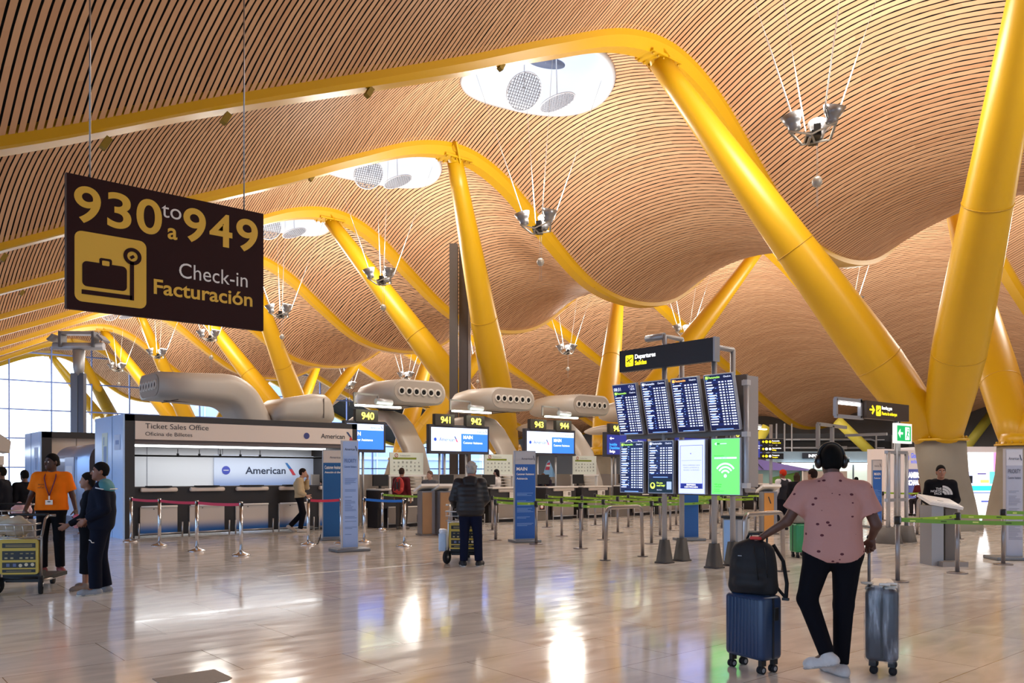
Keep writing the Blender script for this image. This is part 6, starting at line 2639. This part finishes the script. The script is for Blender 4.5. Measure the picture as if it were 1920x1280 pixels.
o = loose('plastic_bag', A, M('cfa7ad', .4, var=.2, scale=14, bump=.6), .012, cuts=[((0, 0, 0), (0, 0, -1))], loc=pt2 + Vector((.22, .4, .72)), label='pink plastic bag on top of the grey suitcase at the left edge', cat='bag')

# ---- man in orange
po = floor_at(97, 1074)
t, J, hp = person('person', 'man in an orange t-shirt with a lanyard, holding a pink tumbler', po, 197, 1.84, h=.011, skin='4a3026', face=True, fat=.018, head_yaw=-38,
    pose=dict(elR=(.27, -.02, 1.14), wrR=(.30, .20, .93), elL=(-.27, -.04, 1.13), wrL=(-.335, .09, .93), hipR=(.1, 0, .93), knR=(.12, .02, .5), anR=(.12, -.02, .085), toR=(.17, .15, .03), anL=(-.10, -.06, .085), toL=(-.16, .10, .03)),
    hair=('tail', '120d0c'), top=dict(col='e8720e', sleeve=.36, hem=.925, loose=.026, bump=.12, flare=1.2), legs=dict(col='0c0b10', loose=.012, cuff=.05, waist=.99), shoes=dict(col='7a2f33', sole='c9b9a8'),
    hands=dict(R=dict(d=(.02, .5, -.75), up=(.3, .7, .4), curl=.9, side=-1), L=dict(d=(-.15, .35, -.9), up=(-.8, .3, .3), curl=.8, side=1)))
mb = MB()
MAR = M('6a2238', .6)
s = 1.84 / 1.75
c0 = Vector((0, .155, 1.14)) * s
mb.tube([Vector((.065, .01, 1.50)) * s, Vector((.075, .11, 1.40)) * s, Vector((.04, .152, 1.26)) * s, c0], .009, MAR, 6)
mb.tube([Vector((-.065, .01, 1.50)) * s, Vector((-.075, .11, 1.40)) * s, Vector((-.04, .152, 1.26)) * s, c0], .009, MAR, 6)
mb.build('lanyard', t)
mb = MB()
mb.box(c0 + Vector((0, .006, -.03)), (.02, .008, .06), WHITE)
mb.box(c0 + Vector((0, .012, -.10)), (.10, .006, .07), M('e9e4dc', .5))
mb.box(c0 + Vector((0, .016, -.09)), (.04, .003, .015), M('4a4a54', .5))
mb.build('badge', t)
mb = MB()
Xr = Matrix.Translation(Vector((.105, .151, 1.275)) * s) @ Matrix.Rotation(math.pi, 4, 'Z') @ Matrix.Rotation(-.18, 4, 'X')
for i, s_ in enumerate(('SERVICE', 'at', 'AIRPORT')):
    m2 = MB()
    m2.text(s_, 0, .02 - i * .025, .016, -.012, M('4a2410', .7), align='CENTER', bold=.02)
    mb.add(m2.v, m2.f, M('4a2410', .7), X=Xr)
mb.build('chest_print', t)
wl = J['wrL']
g = t.matrix_basis @ (wl + Vector((-.015, .055, -.09)))
g = Matrix.Translation(t.location) @ Matrix.Rotation(t.rotation_euler[2], 4, 'Z') @ (wl + Vector((-.02, .05, -.09)))
tm = thing('tumbler', 'pink insulated tumbler held by the man in orange', 'tumbler', (g.x, g.y, g.z - .19), 0)
mb = MB()
mb.lathe([(.036, 0), (.045, .16), (.046, .165)], M('c98d98', .4), 20)
mb.build('cup', tm)
mb = MB()
mb.lathe([(.049, .16), (.05, .195), (.04, .2), (.02, .215)], M('c05a70', .4), 20)
mb.build('lid', tm)

# ---- man in navy tracksuit
pn = floor_at(190, 1113)
t, J, hp = person('person', 'man in a navy tracksuit with teal shoulders, standing in profile to the left', pn, 112, 1.68, h=.011, skin='8a5a44', face=True, fat=.045, head_yaw=6,
    pose=dict(elR=(.26, -.03, 1.13), wrR=(.23, .16, .98), elL=(-.27, -.06, 1.14), wrL=(-.20, .17, 1.0), hipR=(.1, 0, .93), hipL=(-.1, 0, .93), anR=(.10, -.05, .085), anL=(-.09, .06, .085), knL=(-.1, .07, .5), toL=(-.13, .24, .03), toR=(.11, .13, .03)),
    hair=('short', '14100f'), top=dict(col='0f1424', sleeve=.95, hem=.86, loose=.03, collar=.03, name='jacket'), legs=dict(col='0f1322', loose=.022, cuff=.055), shoes=dict(col='8b8f96', sole='d9d2c6'),
    hands=dict(L=dict(d=(.1, .6, -.5), up=(-.9, .2, .2), curl=.5, side=1), R=dict(d=(-.2, .6, -.5), up=(.9, .2, .3), curl=.5, side=-1)))
s = 1.68 / 1.75
A = SDF()
A.cap(Vector((-.2, -.04, 1.425)) * s, Vector((.2, -.04, 1.425)) * s, .084 * s, k=.04)
A.cap(Vector((-.1, -.05, 1.39)) * s, Vector((.1, -.05, 1.39)) * s, .112 * s, k=.05)
A.cap(Vector((-.05, -.05, 1.46)) * s, Vector((.05, -.05, 1.46)) * s, .075 * s, k=.04)
loose('shoulder_panel', A, M('3f7f8c', .8), .011, cuts=[(Vector((0, -.03, 1.385)) * s, (0, .15, -.99)), (Vector((0, .03, 1.4)) * s, (0, 1, .1))], parent=t)
mb = MB()
for sx in (-1, 1):
    mb.tube([Vector((sx * .06, -.19, 1.40)) * s, Vector((sx * .2, -.14, 1.40)) * s, Vector((sx * .285, -.03, 1.40)) * s, Vector((sx * .27, .05, 1.42)) * s], .008, M('d8dce0', .6), 6)
mb.build('white_piping', t)
mb = MB()
q = Vector((-.195, .07, .70)) * s
mb.tube([q, q + Vector((-.004, .025, .0)), q + Vector((-.004, .04, .03)), q + Vector((-.003, .06, .035))], .006, WHITE, 6)
mb.build('trouser_mark', t)

# ---- person half hidden behind him
pw = floor_at(166, 1104)
t, J, hp = person('person', 'person in dark cropped trousers hidden behind the man in the navy tracksuit', pw, 112, 1.55, h=.015, skin='9a6c55', hair=('long', '1a1412'),
    pose=dict(wrL=(-.24, .25, .98), elL=(-.25, .04, 1.1), anR=(.08, -.02, .085), anL=(-.08, .04, .085)),
    top=dict(col='14151d', sleeve=.95, hem=.85, loose=.015), legs=dict(col='14141a', loose=.025, cuff=.06, len=.62), shoes=dict(col='8a7a70', sole='3a3432'))
# ---- dark person at the left edge
pe = floor_at(3, 1034)
t, J, hp = person('person', 'person in a dark jacket and cap at the left edge, behind the trolleys', pe, 100, 1.66, h=.016, skin='6a4636', hair=('short', '17110f'), fat=.04,
    top=dict(col='15161f', sleeve=.95, hem=.85, loose=.03, name='jacket'), legs=dict(col='17171d', loose=.015), shoes=dict(col='20202a'))
pe2 = floor_at(46, 1030)
t, J, hp = person('person', 'person in black with black hair behind the pink bag, left edge', pe2, 60, 1.6, h=.018, skin='6a4636', hair=('short', '100c0b'),
    top=dict(col='121219', sleeve=.95, hem=.85, loose=.02, name='jacket'), legs=dict(col='17171d', loose=.015), shoes=dict(col='20202a'))

# ---- older man with trolley
pg = floor_at(882, 1061)
def puffer():
    m = bpy.data.materials.new('quilted_nylon')
    m.use_nodes = True
    nt = m.node_tree
    b = nt.nodes['Principled BSDF']
    b.inputs['Base Color'].default_value = (*lin('110f14'), 1)
    b.inputs['Roughness'].default_value = .55
    tc = nt.nodes.new('ShaderNodeTexCoord')
    wv = nt.nodes.new('ShaderNodeTexWave')
    wv.bands_direction = 'Z'
    wv.inputs['Scale'].default_value = 4.2
    wv.inputs['Distortion'].default_value = .6
    nt.links.new(tc.outputs['Object'], wv.inputs['Vector'])
    bp = nt.nodes.new('ShaderNodeBump')
    bp.inputs['Strength'].default_value = .22
    bp.inputs['Distance'].default_value = .03
    nt.links.new(wv.outputs['Fac'], bp.inputs['Height'])
    nt.links.new(bp.outputs[0], b.inputs['Normal'])
    return m
t, J, hp = person('person', 'grey-haired man in a black quilted jacket pushing a luggage trolley', pg, 0, 1.74, h=.012, skin='a8765e', fat=.03, head_pitch=-4, head_yaw=-20,
    pose=dict(chest=(-.01, .04, 1.28), neck=(.0, .07, 1.45), head=(.02, .12, 1.59), shR=(.18, .05, 1.39), shL=(-.20, .05, 1.39), elL=(-.29, .09, 1.12), wrL=(-.26, .28, .97), elR=(.25, .08, 1.12), wrR=(.16, .28, .98), hipL=(-.09, 0, .93), anL=(-.11, -.03, .085), anR=(.14, -.01, .085), knR=(.12, .03, .5), toR=(.19, .16, .03), toL=(-.16, .14, .03)),
    hair=('curly', 'a39e98', 1.6), top=dict(mat=puffer(), sleeve=.93, hem=.82, loose=.032, collar=.05, name='jacket'), legs=dict(col='12162b', loose=.014, cuff=.052), shoes=dict(col='17171a', sole='d2cec8'),
    hands=dict(L=dict(d=(.3, .8, -.3), up=(-.3, .3, .9), curl=.7, side=1)))
A = SDF()
s = 1.74 / 1.75
A.cap(Vector((-.07, -.03, 1.44)) * s, Vector((.07, -.03, 1.44)) * s, .06 * s, k=.03)
A.cap(Vector((-.06, -.07, 1.38)) * s, Vector((.06, -.07, 1.38)) * s, .05 * s, k=.04)
loose('hood', A, M('110f14', .6), .012, parent=t)
pT = pg + Vector((SA, CA, 0)) * .52 + Vector((CA, -SA, 0)) * (-.14)
T3 = trolley(pT, HEAD - .05, 'luggage trolley pushed by the grey-haired man, yellow notice board half hidden by his legs')
A = SDF()
A.ell((0, 0, .11), (.19, .1, .11), k=.03)
A.ell((.06, 0, .17), (.1, .07, .06), k=.03)
o = loose('travel_bag', A, M('17161b', .7), .012, cuts=[((0, 0, 0), (0, 0, -1))], loc=T3.location + Matrix.Rotation(HEAD, 3, 'Z') @ Vector((0, -.22, .745)), label='black bag in the basket of the middle trolley', cat='bag')
o.rotation_euler = (0, 0, HEAD)
mb = MB()
mb.box((0, 0, .16), (.14, .3, .32), M('b9cfe8', .3, var=.1, scale=20), bev=.03)
mb.box((0, 0, .34), (.12, .22, .08), M('dfe6f0', .4), .3, bev=.03)
o = mb.build('shopping_bag')
o.location = T3.location + Matrix.Rotation(HEAD, 3, 'Z') @ Vector((-.36, .06, .20))
o.rotation_euler = (0, 0, HEAD)
tag(o, 'pale blue shopping bag hanging at the left side of the middle trolley', 'bag')

# ---- man in the beige jacket leaning at the ticket counter
pb = floor_at(562, 997)
t, J, hp = person('person', 'man in a beige jacket leaning at the ticket counter, one hand at his face', pb, -80, 1.70, h=.014, skin='b98a72', head_yaw=0, hair=('short', '241a16'),
    pose=dict(chest=(0, -.03, 1.27), neck=(0, .03, 1.44), head=(0, .09, 1.58), shR=(.18, -.01, 1.38), shL=(-.18, -.01, 1.38), elL=(-.22, .16, 1.2), wrL=(-.08, .20, 1.44), elR=(.22, .0, 1.1), wrR=(.2, .2, .98), hipR=(.09, 0, .92), hipL=(-.09, 0, .92), knR=(.09, .10, .52), anR=(.09, .02, .085), toR=(.10, .2, .03), knL=(-.09, .06, .5), anL=(-.08, -.26, .16), toL=(-.09, -.13, .03)),
    top=dict(col='b9a482', sleeve=.93, hem=.93, loose=.028, name='jacket'), legs=dict(col='141318', loose=.014), shoes=dict(col='cdbfae', sole='b3a594'),
    hands=dict(L=dict(d=(.1, .1, 1), up=(-.6, .6, 0), curl=.6, side=1)))
A = SDF()
# ---- travellers and clerks at the desks
pr = on_y(753, 985, 19.35); pr.z = 0
t, J, hp = person('person', 'traveller in a maroon jumper with a red backpack at desk 940', pr, -20, 1.68, h=.015, skin='a87a62', hair=('short', '3a2a22'), head_yaw=10,
    top=dict(col='5a1f26', sleeve=.93, hem=.88, loose=.022, name='jumper'), legs=dict(col='4a4440', loose=.018), shoes=dict(col='5a5450'))
rp_ = Matrix.Translation(pr) @ Matrix.Rotation(t.rotation_euler[2], 4, 'Z') @ Vector((.03, -.215, .98))
tb = thing('backpack', 'red and black backpack worn by the traveller at desk 940', 'backpack', rp_, t.rotation_euler[2])
A = SDF()
A.ell((0, 0, .22), (.15, .085, .235), k=.03)
A.cap((-.08, -.04, .1), (.08, -.04, .1), .07, k=.03)
loose('bag_body', A, M('b3312c', .7, var=.2, scale=10), .012, parent=tb)
mb = MB()
for sx in (-.05, .05):
    mb.tube([(sx, -.07, .40), (sx * 1.6, -.105, .25), (sx * 1.2, -.12, .08)], .016, M('1d1518', .7), 6)
mb.box((0, -.1, .22), (.06, .03, .2), M('241a1e', .6), bev=.01)
mb.build('strap', tb)
pq = on_y(806, 985, 18.8); pq.z = 0
person('person', 'woman in a grey top facing the viewer behind the wooden kiosks', pq, 165, 1.60, h=.015, skin='b48c78', hair=('short', '6a5648'), head_yaw=-25,
    top=dict(col='5d5f64', sleeve=.9, hem=.88), legs=dict(col='3a3a44', loose=.014), shoes=dict(col='4a4a4e'))
pq = on_y(931, 985, 21.1); pq.z = 0
person('person', 'clerk with long dark hair and white blouse behind desk 942', pq, 70, 1.66, h=.015, skin='b48c78', hair=('long', '1b1413'),
    pose=dict(elR=(.23, .08, 1.12), wrR=(.2, .28, 1.06), elL=(-.23, .08, 1.12), wrL=(-.2, .28, 1.06)), top=dict(col='dcd6d2', sleeve=.45, hem=.9), legs=dict(col='2a2a30', loose=.012), shoes=dict(col='1b1b1d'))
pq = on_y(1026, 985, 20.9); pq.z = 0
person('person', 'bent clerk in dark clothes leaning over desk 943', pq, 150, 1.66, h=.015, skin='96674e', hair=('short', '5a3a26'), head_pitch=-30,
    pose=dict(chest=(0, .10, 1.24), waist=(0, .02, 1.1), neck=(0, .22, 1.38), head=(0, .30, 1.47), shR=(.18, .16, 1.33), shL=(-.18, .16, 1.33), elR=(.26, .22, 1.1), wrR=(.2, .4, 1.12), elL=(-.26, .22, 1.1), wrL=(-.2, .4, 1.12)),
    top=dict(col='2a2430', sleeve=.93, hem=.9), legs=dict(col='1d1c22', loose=.012), shoes=dict(col='1b1b1d'))
# sitting clerk at the ticket office
def seat(loc, rz, label):
    t = thing('office_chair', label, 'chair', loc, rz)
    mb = MB()
    mb.box((0, 0, .45), (.46, .44, .07), M('1d1d22', .7), bev=.03)
    mb.build('seat', t)
    mb = MB()
    mb.box((0, -.24, .82), (.44, .07, .5), M('1d1d22', .7), bev=.03)
    mb.build('backrest', t)
    mb = MB()
    mb.tube([(0, 0, .06), (0, 0, .42)], .03, DARK, 8)
    for q in range(5):
        a = q * 1.2566
        mb.tube([(0, 0, .08), (.26 * math.cos(a), .26 * math.sin(a), .04)], .02, DARK, 6)
    mb.build('base', t)
    return t
SIT = dict(pelvis=(0, 0, .56), waist=(0, -.02, .72), chest=(0, -.01, .91), neck=(0, .0, 1.09), head=(0, .03, 1.24), shR=(.18, 0, 1.03), shL=(-.18, 0, 1.03), elR=(.23, .08, .78), wrR=(.18, .3, .76), elL=(-.23, .08, .78), wrL=(-.18, .3, .76), hipR=(.09, 0, .55), hipL=(-.09, 0, .55), knR=(.11, .42, .54), knL=(-.11, .42, .54), anR=(.11, .40, .085), anL=(-.11, .40, .085), toR=(.12, .58, .03), toL=(-.12, .58, .03))
pq = on_y(607, 985, 21.75); pq.z = 0
seat(pq, HEAD + math.radians(60), 'black office chair behind the ticket counter')
person('person', 'clerk with black hair sitting behind the ticket counter, only the head showing', pq, 60, 1.74, h=.016, skin='9a705a', hair=('curly', '14100f'), pose=SIT, top=dict(col='1d2230', sleeve=.9, hem=.9), legs=dict(col='1b1b20', loose=.01), shoes=dict(col='1b1b1d'))
# agent with red headwear and her colleague
pq = floor_at(1468, 993)
person('person', 'agent with red headwear, navy waistcoat and white sleeves beside the orange lectern', pq, 20, 1.63, h=.014, skin='7a4a36', hair=('turban', 'b8341c'), head_yaw=15,
    top=dict(col='d8d2d4', sleeve=.9, hem=.86, loose=.016, vest='1c1b26'), legs=dict(col='191a24', loose=.02, cuff=.06), shoes=dict(col='141416'))
pq = floor_at(1494, 996)
person('person', 'woman with a long brown ponytail in black, right of the agent with red headwear', pq, -15, 1.55, h=.014, skin='a87a62', hair=('long', '3a2a20'),
    top=dict(col='17151a', sleeve=.93, hem=.82), legs=dict(col='15141a', loose=.012), shoes=dict(col='141416'))
pq = floor_at(1524, 1042)
person('person', 'person in a beige jacket mostly hidden in front of the man with headphones', pq, 30, 1.62, h=.015, skin='a87a62', hair=('short', '2a1e1a'),
    pose=dict(elL=(-.30, .0, 1.14), wrL=(-.24, .1, .92)), top=dict(col='cfc3ac', sleeve=.93, hem=.85, loose=.03, name='jacket'), legs=dict(col='24242c', loose=.014), shoes=dict(col='3a3a40'))
pq = at(1503, 1040, 15.2); pq.z = 0
suitcase(pq, HEAD + .2, .36, .26, .52, '2f8f5a', 'green hard shell suitcase left of the man in pink', handle=0)
mb = MB()
mb.box((0, 0, .11), (.34, .2, .22), M('8f877c', .7, var=.15, scale=12), bev=.05)
o = mb.build('travel_bag')
o.location = (pq.x, pq.y, .625)
o.rotation_euler = (0, 0, HEAD + .2)
tag(o, 'grey bag standing on the green suitcase', 'bag')
# man in the black hoodie
pq = at(1764, 985, 14.6); pq.z = 0
t, J, hp = person('person', 'man in a black hoodie with a white chest logo behind the grey lectern', pq, 158, 1.68, h=.012, skin='a07058', face=True, hair=('short', '15110f'), head_yaw=8, fat=.012,
    pose=dict(elR=(.25, .02, 1.12), wrR=(.16, .24, 1.0), elL=(-.25, .02, 1.12), wrL=(-.16, .24, 1.0)),
    top=dict(col='121116', sleeve=.94, hem=.86, loose=.026, collar=.0, name='hoodie'), legs=dict(col='6a645c', loose=.016), shoes=dict(col='1c1a1c'))
s = 1.68 / 1.75
A = SDF()
A.cap(Vector((-.1, -.07, 1.45)) * s, Vector((.1, -.07, 1.45)) * s, .055 * s, k=.04)
A.cap(Vector((-.12, .0, 1.44)) * s, Vector((-.05, -.09, 1.46)) * s, .04 * s, k=.04)
A.cap(Vector((.12, .0, 1.44)) * s, Vector((.05, -.09, 1.46)) * s, .04 * s, k=.04)
loose('hood', A, M('121116', .8), .012, parent=t)
mb = MB()
m2 = MB()
LG = M('d9d5d0', .6)
m2.text('THE', .0, .035, .035, 0, LG, align='RIGHT', bold=.03)
m2.text('NORTH', .0, -.008, .035, 0, LG, align='RIGHT', bold=.03)
m2.text('FACE', .0, -.051, .035, 0, LG, align='RIGHT', bold=.03)
for i in range(3):
    m2.arc(.012, -.05, .03 + i * .045, .068 + i * .045, 0, 90, 0, LG, 12)
mb.add(m2.v, m2.f, LG, X=Matrix.Translation(Vector((.0, .150, 1.27)) * s + Vector((0, .012, 0))) @ Matrix.Rotation(math.pi, 4, 'Z'))
mb.build('chest_logo', t)
# distant seated people
for px, d, ang, lab, cl, hr in ((1727, 30.0, 120, 'person in dark red sitting near the exchange booth', '5a2026', '2a1414'), (1606, 36.0, 20, 'person in dark clothes sitting before the pale glass shop', '3a3430', '14100f')):
    pq = at(px, 900, d); pq.z = 0
    seat(pq, HEAD + math.radians(ang), 'dark chair of the ' + lab)
    person('person', lab, pq, ang, 1.74, h=.02, skin='8a5f4a', hair=('short', hr), pose=SIT, top=dict(col=cl, sleeve=.9, hem=.9), legs=dict(col='2a262a', loose=.012), shoes=dict(col='1b1b1d'))
